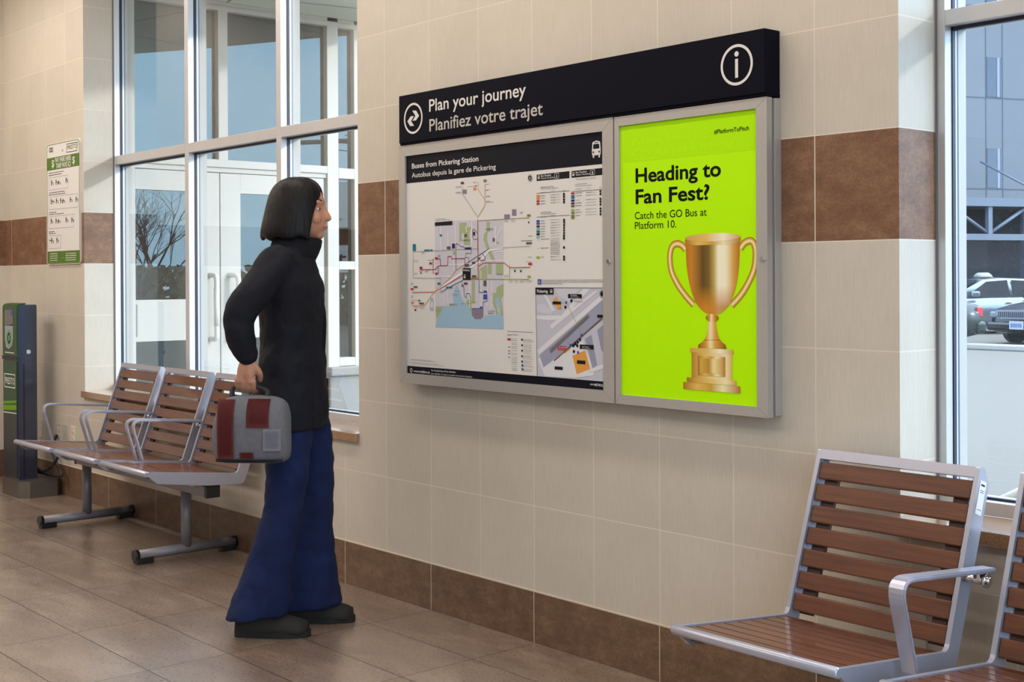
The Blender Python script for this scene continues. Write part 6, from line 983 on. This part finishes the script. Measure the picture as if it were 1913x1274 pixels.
for k in range(-3, 4):
    for j in range(3):
        bm = BM(); obox(bm, -.31+2.1*k, .33+2.1*k, -.15, .02, 4.55+3.15*j, 5.92+3.15*j); w_ = bp_('window', bm, M_DKWIN)
        bm = BM(); obox(bm, .12+2.1*k, .22+2.1*k, .02, .03, 4.55+3.15*j, 5.92+3.15*j); bp_('window_blind', bm, mat('grey_blind', (120, 124, 138), .7), w_)
for k in (-4, 0, 4):
    bm = BM(); obox(bm, 1.6+k*2, 1.9+k*2, -.6, -.3, 0, 3.95); bp_('column', bm, M_CLADJOINT)
br = empty('footbridge_truss', fac(0, 0, 2.5), label='blue grey steel truss walkway crossing in front of the office building', cat='footbridge')
M_TRUSS = mat('blue_grey_steel_paint', (84, 92, 106), 0.5)
def tr_(n, bm):
    bmesh.ops.translate(bm, vec=-Vector(br.location), verts=bm.verts[:]); return finish(n, bm, M_TRUSS, br)
bm = BM(); obox(bm, -16, 12, 2.35, 2.65, 3.75, 4.02); tr_('top_chord', bm)
bm = BM(); obox(bm, -16, 12, 2.35, 2.65, 2.66, 2.86); tr_('bottom_chord', bm)
for k in range(-9, 8):
    t_ = .72+k*1.5
    bm = BM(); obox(bm, t_-.08, t_+.08, 2.42, 2.58, 2.86, 3.75); tr_('upright', bm)
    bm = BM(); tube(bm, [fac(t_, 3.75 if k % 2 else 2.86, 2.5), fac(t_+1.5, 2.86 if k % 2 else 3.75, 2.5)], .06, 8); tr_('diagonal', bm)
for k in (-8, 8):
    bm = BM(); obox(bm, k-.15, k+.15, 2.35, 2.65, 0, 2.66); tr_('pier', bm)
bm = BM(); tube(bm, [fac(-.98, 5.4, .5), fac(.3, 4.0, 2.5)], .035, 8); tr_('stay_rod', bm)

# cars -----------------------------------------------------------------
M_TYRE = mat('tyre_rubber', (26, 26, 30), .8); M_RIM = mat('alloy_rim', (170, 172, 178), .3, .8)
M_CGLASS = mat('car_window_glass', (16, 22, 32), .1, spec=.35)
M_TAIL = mat('red_tail_lens', (190, 40, 44), .25); M_LAMP = mat('clear_lamp_lens', (104, 110, 118), .2)
def car(label, paint, loc, heading, grille=None, plate=None, sign=False):
    root = empty('car', loc, math.atan2(heading[1], heading[0]), label=label, cat='car', group='parked cars beyond the right window')
    def p(n, bm, m, par=None, smooth=False): return finish(n, bm, m, par or root, smooth)
    # body shell: stations along x (length), half-width, bottom and top
    st_ = [(-2.42, .60, .42, .72), (-2.36, .80, .30, .90), (-2.0, .88, .22, .97), (-1.4, .915, .20, .98), (-.6, .925, .19, .97), (.4, .925, .19, .96), (1.1, .915, .20, .93), (1.7, .89, .21, .87), (2.15, .84, .23, .80), (2.36, .74, .28, .70), (2.44, .56, .36, .60)]
    rings = []
    for x, w, zb, zt in st_:
        m_ = zb+(zt-zb)*.62
        rings.append([(x, -w*.90, zb), (x, -w*.99, zb+(zt-zb)*.25), (x, -w, m_), (x, -w*.93, zt-.035), (x, -w*.80, zt), (x, 0, zt+.02), (x, w*.80, zt), (x, w*.93, zt-.035), (x, w, m_), (x, w*.99, zb+(zt-zb)*.25), (x, w*.90, zb), (x, 0, zb)])
    bm = BM(); loft(bm, rings); p('body', bm, paint, smooth=True)
    # cabin: lower glasshouse and roof skin
    cb = [(-1.95, .66, .96, .97), (-1.25, .72, .95, 1.36), (-.85, .73, .95, 1.43), (0.0, .735, .95, 1.46), (.45, .73, .95, 1.42), (1.35, .66, .93, .95)]
    rings = []
    for x, w, zb, zt in cb:
        tw = w-(zt-zb)*.30
        rings.append([(x, -w-.08, zb), (x, -tw, zt-.03 if zt-zb > .1 else zt), (x, -tw*.86, zt), (x, 0, zt+.015), (x, tw*.86, zt), (x, tw, zt-.03 if zt-zb > .1 else zt), (x, w+.08, zb)])
    bm = BM(); loft(bm, rings); p('cabin', bm, paint, smooth=True)
    def side_glass(pts, n):
        for s in (-1, 1):
            bm = BM(); vs = []
            for x, z in pts:
                k = max(0.0, (z-.95)/.48); w = .81-(.81-.60)*k
                vs.append(bm.verts.new((x, s*(w+.012), z)))
            f = bm.faces.new(vs if s < 0 else vs[::-1]); bmesh.ops.solidify(bm, geom=[f], thickness=.012); bmesh.ops.recalc_face_normals(bm, faces=bm.faces[:]); p(n, bm, M_CGLASS)
    side_glass([(.98, 1.0), (.40, 1.36), (-.18, 1.40), (-.18, 1.0)], 'side_window')
    side_glass([(-.28, 1.0), (-.28, 1.40), (-.85, 1.37), (-1.30, 1.18), (-1.30, 1.02)], 'side_window')
    for n, q in (('windscreen', [(1.28, -.62, 1.0), (1.28, .62, 1.0), (.50, .50, 1.40), (.50, -.50, 1.40)]), ('rear_window', [(-1.86, -.60, 1.01), (-1.28, -.50, 1.35), (-1.28, .50, 1.35), (-1.86, .60, 1.01)])):
        bm = BM(); f = bm.faces.new([bm.verts.new((x+(.03 if x > 0 else -.03), y, z+.02)) for x, y, z in q]); bmesh.ops.solidify(bm, geom=[f], thickness=.01); bmesh.ops.recalc_face_normals(bm, faces=bm.faces[:]); p(n, bm, M_CGLASS)
    for x in (-1.45, 1.45):
        for s in (-1, 1):
            bm = BM(); tube(bm, [(x, s*.70, .325), (x, s*.925, .325)], .325, 28); w_ = p('wheel', bm, M_TYRE)
            bm = BM(); tube(bm, [(x, s*.92, .325), (x, s*.935, .325)], .20, 24); p('rim', bm, M_RIM, w_)
    for s in (-1, 1):
        bm = BM(); box(bm, .72, .95, s*.90-.10 if s < 0 else s*.90, s*.90 if s < 0 else s*.90+.10, .98, 1.12, .04); p('wing_mirror', bm, paint)
        bm = BM(); box(bm, 2.26, 2.40, s*.62-.15, s*.62+.15, .58, .72, .03); p('headlight', bm, M_LAMP)
        bm = BM(); box(bm, -2.43, -2.30, s*.66-.12, s*.66+.12, .66, .86, .02); p('tail_light', bm, M_TAIL)
        bm = BM(); box(bm, -.16, .0, s*.925-.012, s*.925+.012, .80, .835, .008); p('door_handle', bm, M_CHROME)
    bm = BM(); box(bm, 2.30, 2.50, -.80, .80, .30, .50, .06); p('front_bumper', bm, paint)
    bm = BM(); box(bm, -2.50, -2.30, -.82, .82, .32, .56, .06); p('rear_bumper', bm, paint)
    if grille:
        bm = BM()
        pr = fillet([(-.40, .56), (.40, .56), (.56, .66), (.56, .76), (-.56, .76), (-.56, .66)], .05, 4)
        prism(bm, pr, 'x', 2.40, 2.47); g_ = p('grille', bm, mat('grille_chrome', (120, 126, 140), .45, .5))
        bm = BM()
        for k in range(20):
            y = -.475+k*.05
            if abs(y) > .02: box(bm, 2.468, 2.476, y-.012, y+.012, .60, .72)
        p('grille_slots', bm, M_BLACKPL, g_)
    if plate:
        bm = BM(); box(bm, 2.49, 2.505, -.18, .18, .34, .52, .003); pl_ = p('number_plate', bm, mat('plate_white', (150, 156, 168), .5))
        bm = BM()
        for k in range(6): box(bm, 2.504, 2.507, -.14+k*.048, -.108+k*.048, .385, .47)
        p('plate_marks', bm, mat('plate_blue', (70, 90, 140), .5), pl_)
    if sign:
        bm = BM(); loft(bm, [[(x, -w, z) for x, z in ()] or [(.30-h*.5, -w, 1.47+h), (.05+h*.5, -w, 1.47+h), (.05+h*.5, w, 1.47+h), (.30-h*.5, w, 1.47+h)] for h, w in ((0, .34), (.09, .28), (.13, .18))]); p('roof_sign', bm, mat('roof_sign_white', (140, 138, 132), .4))
    return root
P_SILVER = mat('silver_car_paint', (106, 112, 118), .25, .55, coat=.8); P_GREEN = mat('dark_green_car_paint', (26, 34, 34), .3, .1, coat=.3); P_BLACK = mat('black_car_paint', (10, 11, 20), .3, .0, coat=.25)
lf = Vector((-.652, -.758, 0)); tw = Vector((.758, -.652, 0))
def hd(deg): a = math.radians(deg); return (lf*math.cos(a)+tw*math.sin(a)).normalized()
h_ = hd(32); c_ = Vector((-11.42, 23.70, -.20))-h_*2.45; car('black car with a wide chrome grille facing the window', P_BLACK, c_, h_, True, True)
h_ = hd(-4); c_ = Vector((-11.62, 22.35, -.20))+h_*2.45-tw*.2; car('dark green car showing its rear corner left of the black car', P_GREEN, c_, h_)
h_ = hd(6); c_ = Vector((-15.1, 29.1, -.20)); car('silver taxi sedan with a roof sign behind the black car', P_SILVER, c_, h_, sign=True)
# ---------------------------------------------------------------- walking person (faces +x locally, left is +y)
PX, PY, PHEAD = -1.352, -0.545, math.atan2(.714, .70)
per = empty('person', (PX, PY, 0), PHEAD, label='person with a dark bob walking past the window in dark jacket and blue jeans', cat='person')
M_SKIN = mat('skin', (196, 142, 118), .5, noise=.04, nscale=30); M_HAIR = mat('black_hair', (15, 13, 16), .45, spec=.25, noise=.25, nscale=14, stretch=(9, 9, .5), bump=.35)
M_JACKET = mat('black_jacket_cloth', (22, 23, 32), .8, spec=.25, noise=.12, nscale=9, bump=.5); M_JEANS = mat('blue_denim', (22, 35, 74), .85, spec=.25, noise=.22, nscale=11, bump=.45)
M_SHOE = mat('dark_grey_shoe', (40, 38, 36), .7, spec=.3); M_SOLE = mat('shoe_sole', (22, 21, 21), .8); M_SCARF = mat('charcoal_scarf', (20, 21, 29), .85, spec=.25, bump=.2, nscale=80)
def remesh(o, size, smooth=6, fac=.5):
    r = o.modifiers.new('remesh', 'REMESH'); r.mode = 'VOXEL'; r.voxel_size = size; r.use_smooth_shade = True
    s = o.modifiers.new('smooth', 'SMOOTH'); s.factor = fac; s.iterations = smooth
    return o
def creases(o, strength, size):
    t = bpy.data.textures.new('cloth_folds', 'CLOUDS'); t.noise_scale = size; t.noise_depth = 2
    d = o.modifiers.new('folds', 'DISPLACE'); d.texture = t; d.strength = strength; d.mid_level = .5; d.texture_coords = 'LOCAL'
def limb(bm, pts, n=16):
    """pts: (x,y,z,r) or (x,y,z,rx,ry) ; closed tapered limb with round ends"""
    P = [Vector(p[:3]) for p in pts]; R = [p[3] for p in pts]
    Q = smooth_path([tuple(p) for p in P], 5); rad = []
    m = len(P)
    for i in range(m-1):
        for k in range(5): t = k/5; t = t*t*(3-2*t); rad.append(R[i]*(1-t)+R[i+1]*t)
    rad.append(R[-1])
    tube(bm, Q, rad, n)
    for p, r in ((P[0], R[0]), (P[-1], R[-1])): bmesh.ops.create_icosphere(bm, subdivisions=2, radius=r*.985, matrix=Matrix.Translation(p))
def ellipsoid(bm, c, rx, ry, rz, rot=None, sub=3):
    m = Matrix.Translation(c) @ (rot or Matrix.Identity(4)) @ Matrix.Diagonal((rx, ry, rz, 1))
    bmesh.ops.create_icosphere(bm, subdivisions=sub, radius=1.0, matrix=m)
def pp(n, bm, m, par=None, smooth=True): return finish(n, bm, m, par or per, smooth)
HC = Vector((.040, 0, 1.560))     # head centre
# joints
SH_R, EL_R, WR_R = Vector((-.02, -.180, 1.375)), Vector((-.132, -.272, 1.165)), Vector((-.105, -.250, 1.030))
SH_L, EL_L, WR_L = Vector((-.01, .185, 1.375)), Vector((-.06, .235, 1.10)), Vector((-.045, .225, .88))
HIP_R, KN_R, AN_R = Vector((.015, -.088, .90)), Vector((-.010, -.098, .495)), Vector((-.105, -.105, .100))
HIP_L, KN_L, AN_L = Vector((.020, .088, .90)), Vector((.062, .095, .490)), Vector((.020, .105, .085))
# body, one continuous surface: head, neck, trunk, arms with hands, legs
bm = BM()
ellipsoid(bm, HC+Vector((-.012, 0, .022)), .094, .074, .098)
ellipsoid(bm, HC+Vector((.026, 0, -.040)), .062, .058, .070)
ellipsoid(bm, HC+Vector((.056, 0, -.088)), .026, .026, .022, sub=2)          # chin
limb(bm, [(HC.x+.078, 0, HC.z+.012, .010), (HC.x+.090, 0, HC.z-.012, .011), (HC.x+.097, 0, HC.z-.028, .0125)], 10)   # nose
for s in (-1, 1):
    ellipsoid(bm, HC+Vector((-.005, s*.073, -.012)), .020, .010, .032, sub=2)   # ear
    ellipsoid(bm, HC+Vector((.055, s*.038, -.030)), .026, .022, .026, sub=2)   # cheek
    ellipsoid(bm, HC+Vector((.0625, s*.030, .0155)), .0125, .0145, .0065, sub=2)   # upper eyelid
    limb(bm, [(HC.x+.074, s*.012, HC.z+.030, .009), (HC.x+.066, s*.045, HC.z+.030, .009)], 8)   # brow ridge
ellipsoid(bm, HC+Vector((.083, 0, -.062)), .011, .020, .008, sub=2)            # lips
limb(bm, [(.005, 0, 1.37, .058), (.018, 0, 1.44, .052), (.028, 0, 1.52, .052)])
loft(bm, [ell(0, 0, z, rx, ry) for z, rx, ry in ((.82, .07, .11), (.90, .08, .12), (1.02, .07, .105), (1.20, .08, .12), (1.34, .07, .13), (1.40, .045, .08))])
for SHc, EL, WR in ((SH_R, EL_R, WR_R), (SH_L, EL_L, WR_L)):
    limb(bm, [(SHc.x, SHc.y*.78, SHc.z-.02, .036), (*EL, .033), (*WR, .026)])
for HI, KN, AN in ((HIP_R, KN_R, AN_R), (HIP_L, KN_L, AN_L)):
    limb(bm, [(*HI, .066), (*KN, .050), (*(KN*.6+AN*.4+Vector((-.012, 0, 0))), .048), (*AN, .034)])
    limb(bm, [(*AN, .034), (AN.x+.03, AN.y, AN.z-.045, .032), (AN.x+.11, AN.y, AN.z-.058, .026)])
def hand(bm, WR, dirv, side, curl):
    d = dirv.normalized(); lat = Vector((1, 0, 0)); lat = (lat-d*lat.dot(d)).normalized(); pn = d.cross(lat)*side    # palm normal towards the thigh
    pc = WR+d*.045
    limb(bm, [(*WR, .022), (*(pc-lat*.012), .020), (*(WR+d*.085-lat*.018), .014)], 10); limb(bm, [(*WR, .022), (*(pc+lat*.012), .020), (*(WR+d*.085+lat*.018), .014)], 10)
    for k, (o, L) in enumerate(((-.030, .062), (-.010, .072), (.010, .078), (.029, .068))):
        b = WR+d*.085+lat*o
        c1 = b+d*L*.42+pn*curl*.012; c2 = c1+(d*.6+pn*curl)*L*.33; c3 = c2+(d*.1+pn*curl-d*curl*.5)*L*.27
        limb(bm, [(*b, .0105), (*c1, .0098), (*c2, .009), (*c3, .0078)], 8)
    t0 = WR+d*.025+lat*.024; t1 = t0+d*.030+lat*.022+pn*.012; t2 = t1+d*.028+pn*.016*curl
    limb(bm, [(*t0, .0135), (*t1, .0115), (*t2, .009)], 8)
hand(bm, WR_R, Vector((-.10, .04, -1)), -1, 1.25)
hand(bm, WR_L, Vector((.05, 0, -1)), 1, .55)
body = pp('body', bm, M_SKIN); remesh(body, .0042, 3)
for s in (-1, 1):
    bm = BM(); ellipsoid(bm, HC+Vector((.063, s*.030, .006)), .0105, .0120, .0070, sub=2); e_ = pp('eye', bm, mat('eye_white', (225, 222, 216), .2), body)
    bm = BM(); ellipsoid(bm, HC+Vector((.0700, s*.032, .006)), .0048, .0058, .0060, sub=2); pp('iris', bm, mat('dark_iris', (46, 30, 22), .2), body)
    bm = BM(); limb(bm, [(HC.x+.0775, s*.016, HC.z+.032, .0026), (HC.x+.0735, s*.034, HC.z+.038, .0030), (HC.x+.058, s*.052, HC.z+.034, .0018)], 8); pp('eyebrow', bm, M_HAIR, body)
bm = BM(); limb(bm, [(HC.x+.082, -.020, HC.z-.061, .0025), (HC.x+.0905, 0, HC.z-.061, .0045), (HC.x+.082, .020, HC.z-.061, .0025)], 8); pp('lips', bm, mat('lips', (160, 92, 84), .45), body)
# bob of hair: cap and hanging curtain open at the face
bm = BM()
rings = []
N_ = 40
for z, r0, rb, open_ in ((1.688, .020, .0, 0), (1.680, .056, .0, 0), (1.660, .086, .004, 0), (1.628, .104, .006, .10), (1.590, .112, .010, .50), (1.550, .118, .016, .72), (1.510, .124, .022, .80), (1.475, .128, .028, .84), (1.452, .122, .026, .86)):
    ring = []
    for k in range(N_+1):
        a0 = open_; a = a0+(2*PI-2*a0)*k/N_
        rx = r0*(1.02 if math.cos(a) < 0 else .94); ry = r0*.86
        ring.append((HC.x-.016-rb*.55+rx*math.cos(a), ry*math.sin(a), z+.006*math.sin(9*a)*(.3 if z > 1.5 else 1)))
    rings.append(ring)
R_ = [[bm.verts.new(p) for p in r] for r in rings]
for a, b in zip(R_[:-1], R_[1:]):
    for k in range(N_): bm.faces.new([a[k], a[k+1], b[k+1], b[k]])
bm.faces.new(R_[0][:-1][::-1])
bmesh.ops.recalc_face_normals(bm, faces=bm.faces[:])
hair = pp('hair', bm, M_HAIR)
so_ = hair.modifiers.new('thick', 'SOLIDIFY'); so_.thickness = .020; so_.offset = -1
sb_ = hair.modifiers.new('sub', 'SUBSURF'); sb_.levels = 1; sb_.render_levels = 2
# jacket
bm = BM()
loft(bm, [ell(x, 0, z, rx, ry, 24) for x, z, rx, ry in ((-.010, .750, .134, .196), (-.010, .80, .138, .200), (-.006, .95, .130, .184), (0, 1.06, .116, .166), (.0, 1.18, .118, .176), (-.006, 1.29, .116, .190), (-.012, 1.365, .098, .178), (-.006, 1.405, .078, .120), (.010, 1.432, .068, .080))])
for SHc, EL, WR in ((SH_R, EL_R, WR_R), (SH_L, EL_L, WR_L)):
    limb(bm, [(SHc.x, SHc.y*.82, SHc.z-.012, .070), (*(SHc*.55+EL*.45), .064), (*EL, .056), (*(EL*.3+WR*.7), .047), (*(EL*.08+WR*.92), .043)])
jk = pp('jacket', bm, M_JACKET); remesh(jk, .009, 8); creases(jk, .022, .085)
bm = BM(); limb(bm, [(.078, .0, 1.30, .012), (.118, .0, 1.18, .008), (.112, .0, .98, .008), (.112, .0, .84, .007)], 8); pp('jacket_zip', bm, M_SCARF, jk)
bm = BM(); loft(bm, [ell(x, 0, z, rx, ry, 28, t) for x, z, rx, ry, t in ((-.004, 1.375, .088, .122, 0), (.006, 1.405, .092, .106, -.004), (.016, 1.435, .092, .092, -.010), (.024, 1.462, .088, .084, -.014), (.026, 1.470, .080, .076, -.014), (.026, 1.455, .070, .068, -.012))]); sc_ = pp('collar', bm, M_SCARF)
# jeans, flared at the hem
bm = BM()
loft(bm, [ell(x, 0, z, rx, ry, 24) for x, z, rx, ry in ((.0, .770, .080, .135), (.004, .83, .094, .150), (.004, .90, .094, .142), (0, .95, .085, .120))])
def trouser(HI, KN, AN, hemx):
    limb(bm, [(HI.x, HI.y*.95, HI.z-.08, .082), (*(HI*.5+KN*.5), .086), (*KN, .072), (*(KN*.55+AN*.45), .078)])
    a = KN*.6+AN*.4; b = AN
    rings = []
    for t in (0, .35, .7, 1.0):
        c = a*(1-t)+b*t; r = .074+.030*t
        rings.append([(c.x+hemx*t+(r*1.12)*math.cos(2*PI*k/24), c.y+r*.92*math.sin(2*PI*k/24), c.z-.030*t+.012*t*math.cos(2*PI*k/24)) for k in range(24)])
    loft(bm, rings)
trouser(HIP_R, KN_R, AN_R, -.012); trouser(HIP_L, KN_L, AN_L, .022)
jn = pp('jeans', bm, M_JEANS); remesh(jn, .009, 5); creases(jn, .018, .08)
# shoes
for AN, pitch_ in ((AN_R, 0), (AN_L, 0)):
    bm = BM()
    zf_ = 0.0
    st2 = [(-.085, .030, .052), (-.060, .040, .075), (.0, .044, .082), (.06, .046, .070), (.115, .048, .056), (.155, .042, .046), (.180, .026, .036)]
    rings = []
    for x, w, h in st2:
        rings.append([(AN.x+x, AN.y+w*math.cos(PI*k/10)*1.0, .018+h*math.sin(PI*k/10)) for k in range(11)]+[(AN.x+x, AN.y-w*.9, .012), (AN.x+x, AN.y+w*.9, .012)])
    loft(bm, rings); sh = pp('shoe', bm, M_SHOE)
    bm = BM(); prism(bm, fillet([(AN.x-.090, AN.y-.036), (AN.x+.10, AN.y-.052), (AN.x+.190, AN.y-.026), (AN.x+.190, AN.y+.026), (AN.x+.10, AN.y+.052), (AN.x-.090, AN.y+.036)], .03, 5), 'z', 0.0, .022); pp('shoe_sole', bm, M_SOLE, sh, smooth=False)
# ---- carried bag
bag = empty('carried_bag', (PX, PY, 0), PHEAD, label='grey bag with dark red panels held in the walking person\'s rear hand', cat='bag')
M_BAG = mat('grey_bag_canvas', (104, 104, 112), .75, noise=.08, nscale=70, bump=.15); M_BAGL = mat('pale_grey_bag_canvas', (146, 148, 162), .75, noise=.06, nscale=70); M_BAGR = mat('dark_red_canvas', (104, 32, 36), .7, noise=.08, nscale=70); M_BAGD = mat('dark_bag_base', (40, 40, 48), .7)
def bgp(n, bm, m, par=None, smooth=False): return finish(n, bm, m, par or bag, smooth)
bcx, bcy, bz0, bz1 = -.085, -.255, .655, .897
def bag_rings(grow=0.0):
    out = []
    for z, hl, ht in ((bz0, .105, .045), (bz0+.012, .128, .060), (bz0+.05, .138, .068), (bz0+.12, .138, .072), (bz0+.18, .132, .066), (bz0+.220, .120, .048), (bz1-.008, .105, .026), (bz1, .092, .014)):
        ring = []
        for k in range(36):
            a = 2*PI*k/36; ca, sa = math.cos(a), math.sin(a); e = 2/3.6
            sag = .006*math.sin(3*a+z*22)
            ring.append((bcx+(hl+grow+sag)*abs(ca)**e*(1 if ca > 0 else -1), bcy+(ht+grow+sag*.6)*abs(sa)**e*(1 if sa > 0 else -1), z-.012*abs(ca)**3*(1 if z > bz1-.1 else 0)))
        out.append(ring)
    return out
bm = BM(); loft(bm, bag_rings()); b_ = bgp('bag_body', bm, M_BAG, smooth=True)
sb_ = b_.modifiers.new('sub', 'SUBSURF'); sb_.levels = 1; sb_.render_levels = 2
def bag_patch(n, m, x0_, x1_, z0_, z1_, nx=6, nz=6):
    """a panel sewn on the near face of the bag, following its bulge"""
    prof = [(bz0, .045), (bz0+.012, .060), (bz0+.05, .068), (bz0+.12, .072), (bz0+.18, .066), (bz0+.220, .048), (bz1, .014)]
    def ht(z):
        for (za, ha), (zb, hb_) in zip(prof[:-1], prof[1:]):
            if za <= z <= zb: return ha+(hb_-ha)*(z-za)/(zb-za)
        return .02
    bm = BM(); g_ = [[None]*(nz+1) for _ in range(nx+1)]
    for i in range(nx+1):
        for j in range(nz+1):
            x = x0_+(x1_-x0_)*i/nx; z = z0_+(z1_-z0_)*j/nz; u = min(.97, abs(x-bcx)/.138)
            g_[i][j] = bm.verts.new((x, bcy-(ht(z)*(1-u**3.6)**(1/3.6)+.0045), z))
    for i in range(nx):
        for j in range(nz): f = bm.faces.new([g_[i][j], g_[i+1][j], g_[i+1][j+1], g_[i][j+1]]); f.smooth = True
    bmesh.ops.solidify(bm, geom=bm.faces[:], thickness=.003)
    bmesh.ops.recalc_face_normals(bm, faces=bm.faces[:])
    return bgp(n, bm, m)
bag_patch('red_panel', M_BAGR, bcx-.112, bcx-.050, bz0+.022, bz1-.014, 6, 12)
bag_patch('red_panel', M_BAGR, bcx-.005, bcx+.075, bz1-.110, bz1-.012)
bag_patch('red_panel', M_BAGR, bcx-.030, bcx+.020, bz0+.022, bz0+.045)
bag_patch('pale_pocket', M_BAGL, bcx+.055, bcx+.115, bz0+.05, bz1-.115)
bag_patch('dark_base_panel', M_BAGD, bcx-.120, bcx+.120, bz0+.008, bz0+.020)
GX, GY, GZ = -.116, -.223, .920      # where the fingers close
for y_ in (-.262, -.238):
    bm = BM(); tube(bm, smooth_path([(bcx-.075, y_, bz1-.012), (bcx-.078, y_*.4-.142, bz1+.012), (GX-.048, GY-.004, GZ-.002), (GX, GY, GZ+.006), (GX+.048, GY-.004, GZ-.002), (bcx+.050, y_*.4-.142, bz1+.010), (bcx+.050, y_, bz1-.012)], 6), .0075, 8); bgp('bag_handle', bm, M_BAGD, smooth=True)

# ---------------------------------------------------------------- things beyond the door glass: trees, pole, wires, platform sign
M_BARK = mat('grey_brown_bark', (86, 78, 74), .9, noise=.2, nscale=12)
def tree(loc, h, seed, label):
    rnd = random.Random(seed)
    root = empty('bare_tree', loc, label=label, cat='tree', group='bare trees along the parking lot')
    trunk = BM(); twigs = BM()
    def grow(p, d, L, r, lev):
        q = p+d*L
        bmx = trunk if lev < 2 else twigs
        tube(bmx, [p, (p+q)/2+Vector((rnd.uniform(-1, 1), rnd.uniform(-1, 1), 0))*L*.05, q], [r, r*.85, r*.68], 5 if lev > 1 else 8, caps=False)
        if lev >= 5: return
        for k in range(3 if lev else 6):
            nd = (d+Vector((rnd.uniform(-1, 1), rnd.uniform(-1, 1), rnd.uniform(-.25, .7)))*.75).normalized()
            grow(p+d*L*rnd.uniform(.55, 1.0), nd, L*rnd.uniform(.58, .82), r*.55, lev+1)
    grow(Vector((0, 0, 0)), Vector((0, 0, 1)), h*.34, h*.012, 0)
    finish('trunk', trunk, M_BARK, root); finish('twigs', twigs, M_BARK, root)
for i, (x, y, h) in enumerate(((23, 5.0, 4.4), (27, 9.5, 5.2), (22.5, 13.0, 4.6), (19.0, 18.4, 5.0), (13.0, 20.0, 4.6), (29, 16.5, 5.6))):
    tree((x, y, -.2), h, 20+i, 'bare leafless tree at the far edge of the lot, mirrored in the entrance doors')
hg = BM()
rnd = random.Random(3)
for k in range(7000):
    t = rnd.random(); c = Vector((31-13*t+rnd.uniform(-.6, .6), 9+15*t+rnd.uniform(-.6, .6), -.2+rnd.uniform(.1, 1.9)))
    d = Vector((rnd.uniform(-1, 1), rnd.uniform(-1, 1), rnd.uniform(-.2, 1)))  .normalized()*.12; e = d.cross(Vector((rnd.random(), rnd.random(), rnd.random()))).normalized()*.12
    hg.faces.new([hg.verts.new(c-d), hg.verts.new(c+e), hg.verts.new(c+d), hg.verts.new(c-e)])
tag(finish('hedge', hg, mat('dark_evergreen_leaves', (58, 72, 58), .8, noise=.3, nscale=4)), 'dark evergreen hedge along the far edge of the lot', 'hedge')
up = empty('utility_pole', (16.4, 15.4, -.2), label='wooden utility pole carrying wires beyond the lot', cat='utility pole')
bm = BM(); tube(bm, [(0, 0, 0), (0, 0, 5.6)], .11, 10); finish('pole', bm, M_BARK, up)
bm = BM(); tube(bm, [(-.8, .5, 5.1), (.8, -.5, 5.1)], .06, 8); finish('crossarm', bm, M_BARK, up)
for dz, dx in ((5.2, .7), (4.9, 0), (5.2, -.7)):
    bm = BM(); tube(bm, [(dx-16+16*k/8*1.0+0, 13-13*k/8+0, dz-.9*math.sin(PI*k/8)) for k in range(9)], .012, 5); finish('wire', bm, M_BLACKPL, up)
# platform sign whose mirror image shows in the sidelite
ssg = empty('station_sign', (2.78, 6.85, -.2), label='white station name sign on a post, mirrored in the narrow entrance sidelite', cat='sign')
vdir = Vector((-.836, -.549, 0)).normalized(); tdir = Vector((vdir.y, -vdir.x, 0))
SGC = Vector((0, 0, 0))
def sgp(n, bm, m): return finish(n, bm, m, ssg)
def sq(bm, a0, a1, z0, z1, o0, o1):
    vs = [bm.verts.new(tdir*a+vdir*o+Vector((0, 0, z))) for a in (a0, a1) for o in (o0, o1) for z in (z0, z1)]
    for f in [(0, 1, 3, 2), (4, 6, 7, 5), (0, 4, 5, 1), (2, 3, 7, 6), (0, 2, 6, 4), (1, 5, 7, 3)]: bm.faces.new([vs[i] for i in f])
    bmesh.ops.recalc_face_normals(bm, faces=bm.faces[:])
bm = BM(); sq(bm, -.60, .60, 1.60, 2.85, -.05, 0); sgp('sign_panel', bm, PRINT['paper'])
for a in (-.5, .5):
    bm = BM(); sq(bm, a-.04, a+.04, 0, 1.60, -.05, 0); sgp('sign_post', bm, M_BARK)
bm = BM(); put_text(bm, 'station', -.52, 1.70, .20, 1.04, 0, .6, place=lambda a, b: tuple(tdir*a+vdir*.004+Vector((0, 0, b)))); bmesh.ops.recalc_face_normals(bm, faces=bm.faces[:]); sgp('lettering', bm, PRINT['ink'])
bm = BM()
for pts in ([(-.13, 1.98), (.11, 1.98), (.08, 2.22), (-.10, 2.22)],):
    bm.faces.new([bm.verts.new(tuple(tdir*a+vdir*.004+Vector((0, 0, b)))) for a, b in pts])
sq(bm, -.20, -.175, 1.98, 2.34, 0, .006); sq(bm, -.20, -.02, 2.32, 2.345, 0, .006)
sgp('seat_symbol', bm, PRINT['ink'])
